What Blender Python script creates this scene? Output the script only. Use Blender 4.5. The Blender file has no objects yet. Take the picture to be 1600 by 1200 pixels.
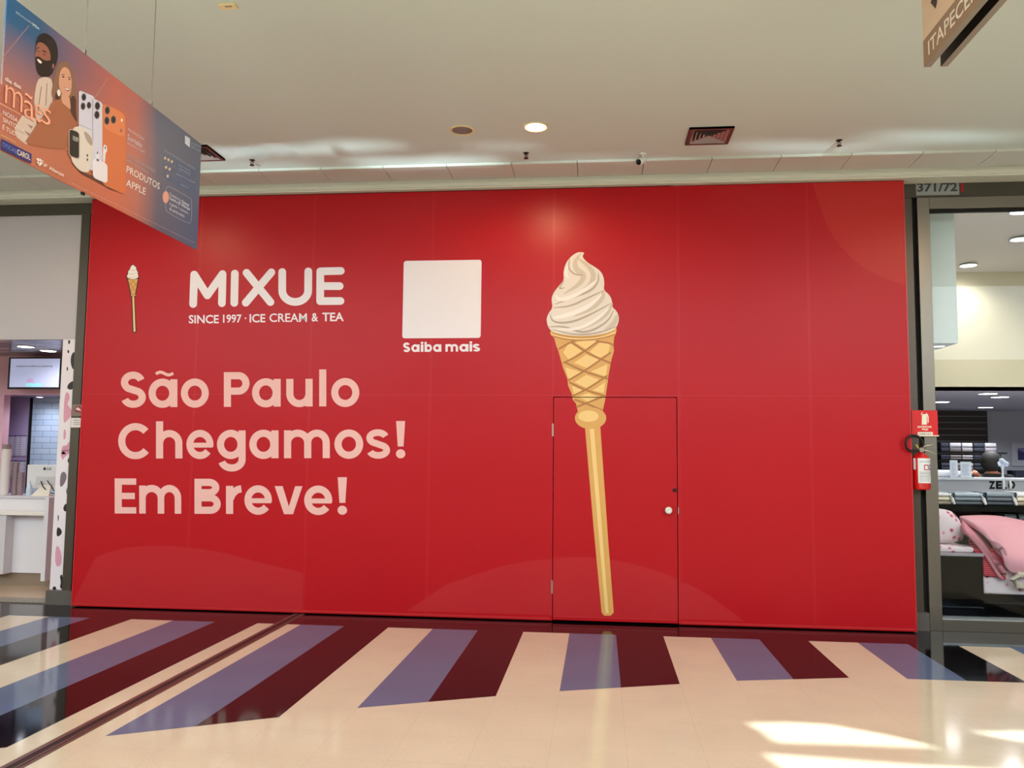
import bpy, bmesh, math, random
from mathutils import Vector, Matrix
from mathutils.geometry import tessellate_polygon
random.seed(7)
sc = bpy.context.scene
COL = sc.collection
PI = math.pi

# ------------------------------------------------------------------ camera
FPX = 1304.24
CAM = Vector((4.28799, -7.89948, 1.55846))
YAW, PITCH, ROLL = -0.10535, 0.08244, 0.00969
def cam_axes():
    cy, sy, cp, sp = math.cos(YAW), math.sin(YAW), math.cos(PITCH), math.sin(PITCH)
    f = Vector((sy*cp, cy*cp, sp)); r = Vector((cy, -sy, 0)); u = r.cross(f)
    c, s = math.cos(ROLL), math.sin(ROLL)
    return r*c + u*s, u*c - r*s, f
CR, CU, CF = cam_axes()
cd = bpy.data.cameras.new('camera'); cam = bpy.data.objects.new('camera', cd); COL.objects.link(cam)
cd.sensor_fit = 'HORIZONTAL'; cd.sensor_width = 36.0; cd.lens = 36.0*FPX/1600
cd.clip_start = 0.05; cd.clip_end = 200
M = Matrix.Identity(4)
for i in range(3):
    M[i][0] = CR[i]; M[i][1] = CU[i]; M[i][2] = -CF[i]; M[i][3] = CAM[i]
cam.matrix_world = M
sc.camera = cam

# ------------------------------------------------------------------ light
sc.view_settings.view_transform = 'Standard'
sc.view_settings.look = 'None'
sc.view_settings.exposure = 0.0
sc.view_settings.gamma = 1.0
sc.view_settings.use_curve_mapping = False
w = bpy.data.worlds.new('world'); sc.world = w; w.use_nodes = True
bg = w.node_tree.nodes['Background']; bg.inputs[0].default_value = (0.80, 0.92, 1.0, 1); bg.inputs[1].default_value = 6.0
SUNDIR = Vector((-0.30, 0.72, -0.95)).normalized()
sl = bpy.data.lights.new('sun', 'SUN'); sl.energy = 10; sl.angle = 0.009; sl.color = (0.86, 1.0, 1.0)
so = bpy.data.objects.new('sun', sl); COL.objects.link(so)
so.rotation_euler = SUNDIR.to_track_quat('-Z', 'Y').to_euler(); so.location = (8, -14, 9)
def lamp(kind, loc, energy, color=(1, 1, 1), size=0.1, target=None, spot=None, blend=0.5, scale=None, size_y=None, spread=None):
    l = bpy.data.lights.new('light', kind); l.energy = energy; l.color = color
    if kind == 'AREA':
        l.size = size
        if size_y: l.shape = 'RECTANGLE'; l.size_y = size_y
        if spread: l.spread = spread
    else: l.shadow_soft_size = size
    if kind == 'SPOT': l.spot_size = spot; l.spot_blend = blend
    o = bpy.data.objects.new('light', l); COL.objects.link(o); o.location = loc
    if target is not None:
        o.rotation_euler = (Vector(target)-Vector(loc)).to_track_quat('-Z', 'Y').to_euler()
    if scale: o.scale = scale
    return o
# daylight opening behind the camera, as a portal for the sky
pl = lamp('AREA', (4, -13.45, 6.1), 1, size=25.6, size_y=5.6, target=(4, 0, 6.1)); pl.data.cycles.is_portal = True
# added spot lamps behind the camera, imitating sunlight reflected up on to the ceiling
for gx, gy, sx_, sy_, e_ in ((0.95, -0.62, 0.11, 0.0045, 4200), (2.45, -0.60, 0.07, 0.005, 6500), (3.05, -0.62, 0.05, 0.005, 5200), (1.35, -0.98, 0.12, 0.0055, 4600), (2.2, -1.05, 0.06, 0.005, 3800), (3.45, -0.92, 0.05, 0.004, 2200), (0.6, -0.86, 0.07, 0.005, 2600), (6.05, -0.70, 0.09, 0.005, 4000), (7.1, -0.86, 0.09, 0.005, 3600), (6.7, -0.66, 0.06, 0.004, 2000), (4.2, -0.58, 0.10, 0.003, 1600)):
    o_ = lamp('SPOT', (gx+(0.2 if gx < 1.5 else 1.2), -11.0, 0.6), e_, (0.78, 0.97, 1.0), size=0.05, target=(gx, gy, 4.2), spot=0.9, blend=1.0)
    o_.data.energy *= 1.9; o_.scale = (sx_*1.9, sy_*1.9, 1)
WARM = (1.0, 0.70, 0.42)

# ------------------------------------------------------------------ pixel -> place
def ray(px, py):
    return CR*((px-800)/FPX) + CU*((600-py)/FPX) + CF
def hit(px, py, ax, v):
    d = ray(px, py); t = (v-CAM[ax])/d[ax]; return CAM + d*t
def PY(px, py, Y=0.0): return hit(px, py, 1, Y)
def PX(px, py, X): return hit(px, py, 0, X)
def PZ(px, py, Z=0.0): return hit(px, py, 2, Z)

# ------------------------------------------------------------------ materials
def lin(c):
    return tuple(((v/255)/12.92 if v/255 <= 0.04045 else ((v/255+0.055)/1.055)**2.4) for v in c)
MC = {}
def mat(name, rgb, rough=0.5, metal=0.0, emit=0.0, noise=0.0, nscale=20.0, bump=0.0, bscale=60.0, alpha=None, trans=0.0, coat=0.0, spec=0.5, lrgb=None, ior=1.45):
    if name in MC: return MC[name]
    m = bpy.data.materials.new(name); m.use_nodes = True; MC[name] = m
    nt = m.node_tree; b = nt.nodes['Principled BSDF']; c = lrgb if lrgb else lin(rgb)
    b.inputs['Base Color'].default_value = (*c, 1)
    b.inputs['Roughness'].default_value = rough; b.inputs['Metallic'].default_value = metal
    b.inputs['Specular IOR Level'].default_value = spec; b.inputs['IOR'].default_value = ior
    b.inputs['Coat Weight'].default_value = coat; b.inputs['Coat Roughness'].default_value = 0.05
    if trans: b.inputs['Transmission Weight'].default_value = trans
    if emit: b.inputs['Emission Color'].default_value = (*c, 1); b.inputs['Emission Strength'].default_value = emit
    tc = nt.nodes.new('ShaderNodeTexCoord')
    if noise:
        n = nt.nodes.new('ShaderNodeTexNoise'); n.inputs['Scale'].default_value = nscale; n.inputs['Detail'].default_value = 6
        nt.links.new(tc.outputs['Object'], n.inputs['Vector'])
        mx = nt.nodes.new('ShaderNodeMix'); mx.data_type = 'RGBA'
        mx.inputs['A'].default_value = (*[v*(1-noise) for v in c], 1); mx.inputs['B'].default_value = (*[min(1, v*(1+noise)) for v in c], 1)
        nt.links.new(n.outputs['Fac'], mx.inputs['Factor']); nt.links.new(mx.outputs['Result'], b.inputs['Base Color'])
    if bump:
        n = nt.nodes.new('ShaderNodeTexNoise'); n.inputs['Scale'].default_value = bscale; n.inputs['Detail'].default_value = 4
        nt.links.new(tc.outputs['Object'], n.inputs['Vector'])
        bp = nt.nodes.new('ShaderNodeBump'); bp.inputs['Strength'].default_value = bump; bp.inputs['Distance'].default_value = 0.01
        nt.links.new(n.outputs['Fac'], bp.inputs['Height']); nt.links.new(bp.outputs['Normal'], b.inputs['Normal'])
    return m
def terrazzo(name, rgb, speck, rough=0.12, amt=0.5, joints=True):
    m = mat(name, rgb, rough); nt = m.node_tree; b = nt.nodes['Principled BSDF']; c = lin(rgb)
    tc = nt.nodes['Texture Coordinate']
    v = nt.nodes.new('ShaderNodeTexVoronoi'); v.inputs['Scale'].default_value = 70
    nt.links.new(tc.outputs['Object'], v.inputs['Vector'])
    r = nt.nodes.new('ShaderNodeMapRange'); r.inputs['From Min'].default_value = 0.08; r.inputs['From Max'].default_value = 0.22
    r.inputs['To Min'].default_value = amt; r.inputs['To Max'].default_value = 0
    nt.links.new(v.outputs['Distance'], r.inputs['Value'])
    n = nt.nodes.new('ShaderNodeTexNoise'); n.inputs['Scale'].default_value = 2.2; n.inputs['Detail'].default_value = 8
    nt.links.new(tc.outputs['Object'], n.inputs['Vector'])
    m1 = nt.nodes.new('ShaderNodeMix'); m1.data_type = 'RGBA'
    m1.inputs['A'].default_value = (*[x*0.88 for x in c], 1); m1.inputs['B'].default_value = (*[min(1, x*1.1) for x in c], 1)
    nt.links.new(n.outputs['Fac'], m1.inputs['Factor'])
    m2 = nt.nodes.new('ShaderNodeMix'); m2.data_type = 'RGBA'; m2.inputs['B'].default_value = (*lin(speck), 1)
    nt.links.new(r.outputs['Result'], m2.inputs['Factor']); nt.links.new(m1.outputs['Result'], m2.inputs['A'])
    last = m2
    if joints:
        bk = nt.nodes.new('ShaderNodeTexBrick'); bk.offset = 0.0; bk.inputs['Scale'].default_value = 1.0
        bk.inputs['Brick Width'].default_value = 0.40263; bk.inputs['Row Height'].default_value = 0.40263
        bk.inputs['Mortar Size'].default_value = 0.0012; bk.inputs['Mortar Smooth'].default_value = 0.3
        bk.inputs['Color1'].default_value = bk.inputs['Color2'].default_value = (0, 0, 0, 1); bk.inputs['Mortar'].default_value = (1, 1, 1, 1)
        nt.links.new(tc.outputs['Object'], bk.inputs['Vector'])
        mu = nt.nodes.new('ShaderNodeMath'); mu.operation = 'MULTIPLY'; mu.inputs[1].default_value = 0.28
        nt.links.new(bk.outputs['Color'], mu.inputs[0])
        m3 = nt.nodes.new('ShaderNodeMix'); m3.data_type = 'RGBA'; m3.inputs['B'].default_value = (*[x*0.25 for x in c], 1)
        nt.links.new(mu.outputs[0], m3.inputs['Factor']); nt.links.new(m2.outputs['Result'], m3.inputs['A']); last = m3
    nt.links.new(last.outputs['Result'], b.inputs['Base Color'])
    return m

# ------------------------------------------------------------------ mesh builder
class MB:
    def __init__(s): s.b = bmesh.new()
    def face(s, pts):
        vs = [s.b.verts.new(p) for p in pts]
        try: s.b.faces.new(vs)
        except ValueError: pass
        return s
    def box(s, x0, y0, z0, x1, y1, z1, mtx=None):
        r = bmesh.ops.create_cube(s.b, size=1)
        c = Vector(((x0+x1)/2, (y0+y1)/2, (z0+z1)/2)); d = (abs(x1-x0), abs(y1-y0), abs(z1-z0))
        for v in r['verts']:
            v.co = Vector((v.co.x*d[0], v.co.y*d[1], v.co.z*d[2])) + c
            if mtx: v.co = mtx @ v.co
        return s
    def pbox(s, px0, py0, px1, py1, Y, depth):
        a = PY(px0, py0, Y); b = PY(px1, py1, Y)
        return s.box(a.x, Y, b.z, b.x, Y+depth, a.z)
    def cyl(s, a, b, r0, r1=None, n=24, caps=True):
        a, b = Vector(a), Vector(b); r1 = r0 if r1 is None else r1
        q = (b-a).to_track_quat('Z', 'Y').to_matrix()
        R0 = [s.b.verts.new(a + q @ Vector((r0*math.cos(2*PI*i/n), r0*math.sin(2*PI*i/n), 0))) for i in range(n)]
        R1 = [s.b.verts.new(b + q @ Vector((r1*math.cos(2*PI*i/n), r1*math.sin(2*PI*i/n), 0))) for i in range(n)]
        for i in range(n): s.b.faces.new((R0[i], R0[(i+1) % n], R1[(i+1) % n], R1[i]))
        if caps: s.b.faces.new(R0[::-1]); s.b.faces.new(R1)
        return s
    def lathe(s, prof, base=(0, 0, 0), axis=(0, 0, 1), n=32):
        base = Vector(base); q = Vector(axis).to_track_quat('Z', 'Y').to_matrix(); rings = []
        for r, h in prof:
            rings.append([s.b.verts.new(base + q @ Vector((max(r, 1e-4)*math.cos(2*PI*i/n), max(r, 1e-4)*math.sin(2*PI*i/n), h))) for i in range(n)])
        for A, B in zip(rings, rings[1:]):
            for i in range(n): s.b.faces.new((A[i], A[(i+1) % n], B[(i+1) % n], B[i]))
        s.b.faces.new(rings[0][::-1]); s.b.faces.new(rings[-1]); return s
    def tube(s, pts, r, n=10):
        pts = [Vector(p) for p in pts]; rings = []
        for i, p in enumerate(pts):
            t = (pts[min(i+1, len(pts)-1)] - pts[max(i-1, 0)]).normalized()
            up = Vector((0, 0, 1)) if abs(t.z) < 0.9 else Vector((0, 1, 0))
            u = t.cross(up).normalized(); v = t.cross(u)
            rr = r[i] if isinstance(r, (list, tuple)) else r
            rings.append([s.b.verts.new(p + u*rr*math.cos(2*PI*k/n) + v*rr*math.sin(2*PI*k/n)) for k in range(n)])
        for A, B in zip(rings, rings[1:]):
            for k in range(n): s.b.faces.new((A[k], A[(k+1) % n], B[(k+1) % n], B[k]))
        s.b.faces.new(rings[0][::-1]); s.b.faces.new(rings[-1]); return s
    def poly(s, pts3, thick=None):
        """flat (maybe concave) polygon, optionally extruded by the vector thick"""
        pts3 = [Vector(p) for p in pts3]
        tris = tessellate_polygon([pts3])
        A = [s.b.verts.new(p) for p in pts3]
        for t in tris:
            try: s.b.faces.new([A[i] for i in t])
            except ValueError: pass
        if thick is not None:
            B = [s.b.verts.new(p+thick) for p in pts3]
            for t in tris:
                try: s.b.faces.new([B[i] for i in reversed(t)])
                except ValueError: pass
            n = len(A)
            for i in range(n): s.b.faces.new((A[i], A[(i+1) % n], B[(i+1) % n], B[i]))
        return s
    def ellipsoid(s, c, r, seg=24, ring=14, p=1.0):
        res = bmesh.ops.create_uvsphere(s.b, u_segments=seg, v_segments=ring, radius=1)
        for v in res['verts']:
            q = v.co
            if p != 1.0: q = Vector([math.copysign(abs(x)**p, x) for x in q])
            v.co = Vector((q.x*r[0], q.y*r[1], q.z*r[2])) + Vector(c)
        return s
    def done(s, name, material, parent=None, smooth=False, bevel=0.0, normals=True):
        if normals: bmesh.ops.recalc_face_normals(s.b, faces=s.b.faces)
        me = bpy.data.meshes.new(name); s.b.to_mesh(me); s.b.free()
        o = bpy.data.objects.new(name, me); COL.objects.link(o)
        if material: me.materials.append(material)
        if smooth:
            for p_ in me.polygons: p_.use_smooth = True
            me.set_sharp_from_angle(angle=0.7)
        if bevel:
            bv = o.modifiers.new('bevel', 'BEVEL'); bv.width = bevel; bv.segments = 3; bv.limit_method = 'ANGLE'; bv.angle_limit = 0.6
        if parent is not None: setpar(o, parent)
        return o
def setpar(o, parent):
    bpy.context.view_layer.update()
    o.parent = parent; o.matrix_parent_inverse = Matrix.Identity(4)
    # geometry is written in world space; parents are pure translations
    p = parent; off = Vector((0, 0, 0))
    while p is not None: off += p.location; p = p.parent
    o.data.transform(Matrix.Translation(-off)) if o.type == 'MESH' else None
def thing(name, label, cat, loc=(0, 0, 0), group=None):
    o = bpy.data.objects.new(name, None); COL.objects.link(o); o.location = loc; o.empty_display_size = 0.1
    o['label'] = label; o['category'] = cat
    if group: o['group'] = group
    return o
def tag(o, label, cat, group=None):
    o['label'] = label; o['category'] = cat
    if group: o['group'] = group
    return o
def struct(o, label=None):
    o['kind'] = 'structure'
    if label: o['label'] = label
    return o
def lab(o, l): o['label'] = l; return o

# ------------------------------------------------------------------ strokes and letters
def arc(cx, cy, rx, ry, a0, a1, n=None):
    n = n or max(6, int(abs(a1-a0)/7))
    return [(cx+rx*math.cos(math.radians(a0+(a1-a0)*i/n)), cy+ry*math.sin(math.radians(a0+(a1-a0)*i/n))) for i in range(n+1)]
class PL(list): pass
GID = [0]
def stroke_polys(pts, wd, round_=False, closed=False):
    GID[0] += 1; g0 = GID[0]; res = []
    for k, q in enumerate(_stroke(pts, wd, round_, closed)):
        p = PL(q)
        if len(q) > 4: GID[0] += 1; p.g = GID[0]
        else: p.g = g0
        res.append(p)
    return res
def offs(polys, step=6e-5):
    """tiny steps between overlapping strokes of one print, so that no two faces coincide"""
    ids = {}; out = []
    for i, p in enumerate(polys):
        k = getattr(p, 'g', ('x', i)); ids.setdefault(k, len(ids)); out.append(ids[k]*step)
    return out
def _stroke(pts, wd, round_=False, closed=False):
    """2D centreline -> list of convex-ish quads"""
    P = [Vector(p) for p in pts]; P = [p for i, p in enumerate(P) if i == 0 or (p-P[i-1]).length > 1e-4]; n = len(P); h = wd/2; L = []; out = []
    for i in range(n):
        if closed: t0 = (P[i]-P[i-1]); t1 = (P[(i+1) % n]-P[i])
        else: t0 = P[i]-P[i-1] if i > 0 else P[1]-P[0]; t1 = P[i+1]-P[i] if i < n-1 else P[-1]-P[-2]
        t0 = t0.normalized(); t1 = t1.normalized(); n0 = Vector((-t0.y, t0.x)); n1 = Vector((-t1.y, t1.x))
        m = (n0+n1); m = m.normalized() if m.length > 1e-6 else n0
        k = h/max(0.5, m.dot(n0)); L.append((P[i]+m*k, P[i]-m*k))
    rng = range(n) if closed else range(n-1)
    for i in rng:
        a, b = L[i], L[(i+1) % n]; out.append([a[0], b[0], b[1], a[1]])
    if round_:
        for e in ((P[0], P[-1]) if not closed else ()):
            out.append([e+Vector((h*math.cos(2*PI*k/20), h*math.sin(2*PI*k/20))) for k in range(20)])
        if not closed:
            for e in [P[i] for i in range(1, n-1) if (P[i]-P[i-1]).angle(P[i+1]-P[i]) > 0.35]:
                out.append([e+Vector((h*math.cos(2*PI*k/20), h*math.sin(2*PI*k/20))) for k in range(20)])
    return out
S_ = 0.205; H_ = S_/2
def glyph(ch, s=S_):
    h = s/2; st = lambda x, a, b: [(x-h, a), (x+h, a), (x+h, b), (x-h, b)]
    q = stroke_polys
    if ch == 'o': return 0.82, q(arc(.41, .40, .41-h, .42-h, 0, 354, 60), s, closed=True)
    if ch in 'aã':
        r = q(arc(.40, .40, .40-h, .42-h, 0, 354, 60), s, closed=True) + [st(.83-h, 0, .80)]
        if ch == 'ã':
            t = [(.21+.5*i/24, .955+.045*math.sin(i/24*2*PI) + .02*(i/24)) for i in range(25)]
            r += q(t, .085)
        return 0.83, r
    if ch == 'b': return 0.83, q(arc(.43, .40, .40-h, .42-h, 0, 354, 60), s, closed=True) + [st(h, 0, 1.07)]
    if ch == 'g':
        return 0.83, q(arc(.40, .40, .40-h, .42-h, 0, 354, 60), s, closed=True) + q([(.83-h, .80)] + arc(.43, -.04, .40-h, .34-h, 0, -165), s)
    if ch == 'e':
        return 0.82, q(arc(.41, .40, .41-h, .42-h, -8, 322, 60), s) + [[(.14, .31), (.80, .31), (.82, .45), (.14, .45)]]
    if ch == 'm':
        return 1.32, [st(h, 0, .80)] + q(arc(.3925, .44, .29, .275+.105-h, 172, 0)+[(.6825, 0)], s) + q(arc(.9475, .44, .2675, .275+.105-h, 172, 0)+[(1.215, 0)], s)
    if ch == 'h': return 0.76, [st(h, 0, 1.07)] + q(arc(.38, .44, .275, .275, 172, 0)+[(.655, 0)], s)
    if ch == 'r': return 0.47, [st(h, 0, .80)] + q(arc(.45, .33, .335, .385, 165, 92), s)
    if ch == 'u': return 0.76, q([(.105, .80), (.105, .37)]+arc(.38, .37, .275, .285, 180, 352), s) + [st(.76-h, 0, .80)]
    if ch == 'l': return 0.21, [st(.105, 0, 1.07)]
    if ch == 'i': return 0.24, [st(.12, 0, .80), [(.12+.13*math.cos(k*PI/12), .97+.13*math.sin(k*PI/12)) for k in range(24)]]
    if ch == 'P': return 0.74, [st(h, 0, 1)] + q([(.05, 1-h), (.42, 1-h)]+arc(.42, .675, .32-h, .325-h, 90, -90)+[(.05, .35+h)], s)
    if ch == 'B': return 0.76, [st(h, 0, 1)] + q([(.05, 1-h), (.42, 1-h)]+arc(.42, .75, .30-h, .25-h, 90, -90)+[(.05, .5+h)], s) + q([(.05, .56-h), (.46, .56-h)]+arc(.46, .28, .30-h, .28-h, 90, -90)+[(.05, h)], s)
    if ch == 'E': return 0.62, [st(h, 0, 1)] + [[(0.1, y0), (.62 if y0 != .41 else .58, y0), (.62 if y0 != .41 else .58, y0+.18), (.1, y0+.18)] for y0 in (0, .41, .82)]
    if ch == 'S': return 0.70, q(arc(.345, .715, .345-h, .31-h, 18, 235)+arc(.355, .285, .355-h, .30-h, 62, -163), s)
    if ch == 's':
        s2 = s*.93; h2 = s2/2
        return 0.68, q(arc(.33, .575, .33-h2, .25-h2, 18, 235)+arc(.345, .225, .34-h2, .245-h2, 62, -163), s2)
    if ch == 'C': return 0.955, q(arc(.50, .5, .50-h, .52-h, 42, 320, 60), s)
    if ch == 'v': return 0.80, [[(0, .8), (.23, .8), (.41, .22), (.27, 0)], [(.27, 0), (.41, .22), (.53, 0)], [(.53, 0), (.41, .22), (.59, .8), (.80, .8)]]
    if ch == '!': return 0.25, [[(0, 1.06), (.25, 1.06), (.205, .33), (.045, .33)], [(.125+.13*math.cos(k*PI/12), .12+.13*math.sin(k*PI/12)) for k in range(24)]]
    return 0.5, []
def write(mb, letters, scale, ox, oy, base, cap, plane, s=S_):
    """letters: (char, X0, X1) in crop pixels; base/cap: functions X -> Y in crop pixels"""
    for ch, X0, X1 in letters:
        wd, polys = glyph(ch, s)
        for i_, pl_ in zip(offs(polys), polys):
            pts = []
            for gx, gy in pl_:
                X = X0 + (X1-X0)*gx/wd; Y = base(X) + (cap(X)-base(X))*gy
                pts.append(plane(ox+X/scale, oy+Y/scale) - Vector((0, i_, 0)))
            mb.poly(pts)
def text_mesh(txt, bold=0.0):
    c = bpy.data.curves.new('t', 'FONT'); c.body = txt; c.size = 1; c.offset = bold; c.resolution_u = 3
    o = bpy.data.objects.new('t', c); COL.objects.link(o)
    bpy.context.view_layer.update()
    me = bpy.data.meshes.new_from_object(o.evaluated_get(bpy.context.evaluated_depsgraph_get()))
    vs = [v.co.copy() for v in me.vertices]; fs = [tuple(p.vertices) for p in me.polygons]
    bpy.data.objects.remove(o); bpy.data.curves.remove(c); bpy.data.meshes.remove(me)
    return vs, fs
TC = {}
def fit_text(mb, txt, TL, TR, BL, bold=0.0):
    """text scaled so that its bounding box fills the parallelogram TL, TR, BL (3D)"""
    if (txt, bold) not in TC: TC[(txt, bold)] = text_mesh(txt, bold)
    vs, fs = TC[(txt, bold)]
    if not vs: return
    x0 = min(v.x for v in vs); x1 = max(v.x for v in vs); y0 = min(v.y for v in vs); y1 = max(v.y for v in vs)
    TL, TR, BL = Vector(TL), Vector(TR), Vector(BL)
    V = [mb.b.verts.new(BL + (TR-TL)*((v.x-x0)/(x1-x0)) + (TL-BL)*((v.y-y0)/(y1-y0))) for v in vs]
    for f in fs:
        try: mb.b.faces.new([V[i] for i in f])
        except ValueError: pass

# ================================================================== SETTING
P = 1.20788; XL, XR, HT = -0.905, 7.09, 4.112
ZC = 4.22                      # main ceiling
cream = terrazzo('cream_terrazzo', (218, 205, 182), (150, 124, 100), 0.10, 0.45)
blue = terrazzo('blue_terrazzo', (92, 108, 142), (56, 62, 88), 0.10, 0.3, False)
dark = terrazzo('black_terrazzo', (12, 8, 10), (50, 42, 42), 0.07, 0.25, False)
for q_ in (blue, dark): q_.node_tree.nodes['Principled BSDF'].inputs['Specular IOR Level'].default_value = 0.22
m_ceil = mat('ceiling_plaster', (208, 220, 214), 0.6, bump=0.02, bscale=3)
m_tile = mat('ceiling_tile', (206, 208, 200), 0.7)
m_lint = mat('lintel_paint', (214, 214, 200), 0.5, noise=0.04, nscale=3)
m_gap = mat('dark_gap', (18, 14, 13), 0.8)
m_white = mat('white_paint', (228, 226, 224), 0.5)

def g_edge(x):
    T = [(-4, -6.6), (0, -4.38), (1.6, -3.473), (2.41, -3.03), (2.82, -2.79), (3.62, -2.43), (4.03, -2.257), (4.82, -1.976), (5.243, -1.83), (6.04, -1.64), (6.445, -1.615), (7.25, -1.60), (12, -1.6)]
    for a, b in zip(T, T[1:]):
        if x <= b[0]: return a[1]+(b[1]-a[1])*(x-a[0])/(b[0]-a[0])
    return -1.6
DT = -0.4721
floor = struct(MB().box(-9, -13.6, -0.2, 17, 8.5, 0.0).done('floor', cream))
# stripes are inlaid flush: thin inlay slabs
mb_b, mb_d = MB(), MB()
Z1 = 0.0006
mb_d.poly([(-9, DT, Z1), (17, DT, Z1), (17, 0.30, Z1), (-9, 0.30, Z1)])
for k in range(-4, 9):
    a, b, c = (k+1/3)*P, (k+2/3)*P, (k+1)*P
    for m_, x0, x1 in ((mb_b, a, b), (mb_d, b, c)):
        n = 6; bot = [(x0+(x1-x0)*i/n, g_edge(x0+(x1-x0)*i/n), Z1) for i in range(n+1)]
        m_.poly([(x0, DT, Z1)] + bot + [(x1, DT, Z1)])
struct(mb_d.done('trim_1', dark), 'black terrazzo band and diagonal stripes inlaid in the floor')
struct(mb_b.done('trim_2', blue), 'blue grey terrazzo stripes inlaid in the floor')
# expansion joint
exj = thing('expansion_joint', 'brown metal expansion joint strip crossing the striped floor towards the red hoarding', 'floor joint', (1.40, -4, 0))
m_brz = mat('joint_metal', (118, 84, 80), 0.35, 0.5)
m_rub = mat('joint_rubber', (40, 24, 26), 0.5)
MB().box(1.395, -9, 0.0, 1.408, 0, 0.006).done('metal_rail', m_brz, exj)
MB().box(1.448, -9, 0.0, 1.461, 0, 0.006).done('metal_rail', m_brz, exj)
MB().box(1.371, -9, 0.0, 1.395, 0, 0.003).done('metal_flange', m_brz, exj)
MB().box(1.461, -9, 0.0, 1.485, 0, 0.003).done('metal_flange', m_brz, exj)
MB().box(1.408, -9, 0.0, 1.448, 0, 0.004).done('rubber_insert', m_rub, exj)

# ceiling: plaster field and a strip of removable panels along the shop fronts
struct(MB().box(-9, -5.3, ZC, 17, -0.47, ZC+0.3).done('ceiling', m_ceil))
mb = MB(); xs = [5.285+0.603*k for k in range(-24, 20)]
for a, b in zip(xs, xs[1:]):
    mb.box(a+0.003, -0.47, ZC-0.022, b-0.003, -0.09, ZC+0.1)
struct(mb.done('ceiling_panels', m_tile), 'row of white removable ceiling panels above the shop fronts')
struct(MB().box(-9, -0.47, ZC+0.02, 17, 0.2, ZC+0.3).done('ceiling_void', m_gap), 'dark void above the ceiling panels')
mb = MB(); mb.box(-9, -0.075, 4.135, 17, 0.2, ZC+0.02); mb.box(-9, -0.085, 4.165, 17, -0.075, 4.175); mb.box(-9, -0.06, 4.12, 17, 0.2, 4.135)
struct(mb.done('trim_3', m_lint), 'pale grey lintel moulding above the shop fronts')

# the mall behind the camera: added slab slotted to mask the sun, side walls, open glazed end
m_off = mat('mall_wall', (206, 196, 184), 0.6)
struct(MB().box(-9.2, -13.6, 0, -9, 8.5, 9.2).done('wall_left', m_off))
struct(MB().box(17, -13.6, 0, 17.2, 8.5, 9.2).done('wall_right', m_off))
struct(MB().box(-9, -5.5, ZC+0.3, 17, -5.3, 9.0).done('wall_front', m_off))
struct(MB().box(-9, -13.8, 0, 17, -13.6, 4.0).done('wall_opposite', mat('opposite_wall', (70, 66, 64), 0.6)), 'low wall of the mall opposite the shops')
struct(MB().box(-9, 8.5, -0.2, 17, 8.7, 6).done('wall_back', m_off))
holes = []  # openings shaped back from the sun patches wanted on the floor
def up(p, z=9.0):
    p = Vector((p[0], p[1], 0)); t = z/(-SUNDIR.z); return p - SUNDIR*t
for poly in ([(5.15, -2.77), (5.38, -2.725), (5.62, -2.735), (5.90, -2.885), (6.12, -3.06), (5.6, -3.07), (5.24, -3.085), (5.22, -2.93)],
             [(5.15, -3.27), (5.8, -3.33), (6.7, -3.36), (7.6, -3.5), (7.4, -3.8), (6.4, -3.75), (5.4, -3.66), (5.22, -3.5)],
             [(6.38, -2.755), (7.0, -2.66), (7.4, -2.80), (7.0, -3.06), (6.62, -2.90)]):
    holes.append([up(p) for p in poly])
def slab_with_holes(x0, y0, x1, y1, z, th):
    m_ = MB(); outer = [Vector((x0, y0, z)), Vector((x1, y0, z)), Vector((x1, y1, z)), Vector((x0, y1, z))]
    for zz in (0, th):
        loops = [[p+Vector((0, 0, zz)) for p in outer]] + [[p+Vector((0, 0, zz)) for p in h] for h in holes]
        flat = [p for l in loops for p in l]; vs = [m_.b.verts.new(p) for p in flat]
        for t in tessellate_polygon(loops):
            try: m_.b.faces.new([vs[i] for i in t])
            except ValueError: pass
    return m_
struct(slab_with_holes(-9, -13.6, 17, -5.3, 9.0, 0.02).done('sun_mask_slab', m_off), 'unseen slab added over the mall, slots shaped to cast the sun patches')

struct(MB().box(-9, -5.3, ZC+0.32, 17, 8.7, ZC+0.5).done('sky_blocker_slab', m_off), 'unseen slab added above the shops to keep sky light out')  # unseen, added to stop sky light leaking into the shops
# ------------------------------------------------------------------ shop front frames
m_col = mat('dark_bronze_column', (84, 76, 66), 0.32, 0.55, bump=0.15, bscale=90)
m_steel = mat('brushed_steel', (128, 120, 108), 0.33, 0.85, bump=0.05, bscale=200)
m_head = mat('bronze_header', (78, 72, 62), 0.4, 0.5)
m_plinth = mat('grey_granite', (92, 86, 80), 0.3, noise=0.25, nscale=80)
# left
Y0 = 0.13
struct(MB().box(-9, Y0, 4.00, XL+0.2, Y0+0.1, 4.12).done('trim_4', m_head), 'dark header over the left shop')
struct(MB().box(-1.085, Y0-0.02, 0.14, -0.99, Y0+0.5, 4.0).done('trim_5', m_col), 'dark bronze pilaster left of the red hoarding')
struct(MB().box(-0.99, Y0+0.03, 0.14, XL+0.25, Y0+0.5, 4.0).done('trim_6', m_gap), 'recessed dark strip beside the pilaster')
struct(MB().box(-1.235, Y0-0.05, 0, XL+0.2, Y0+0.5, 0.14).done('trim_7', m_plinth), 'granite plinth under the pilaster')
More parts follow.
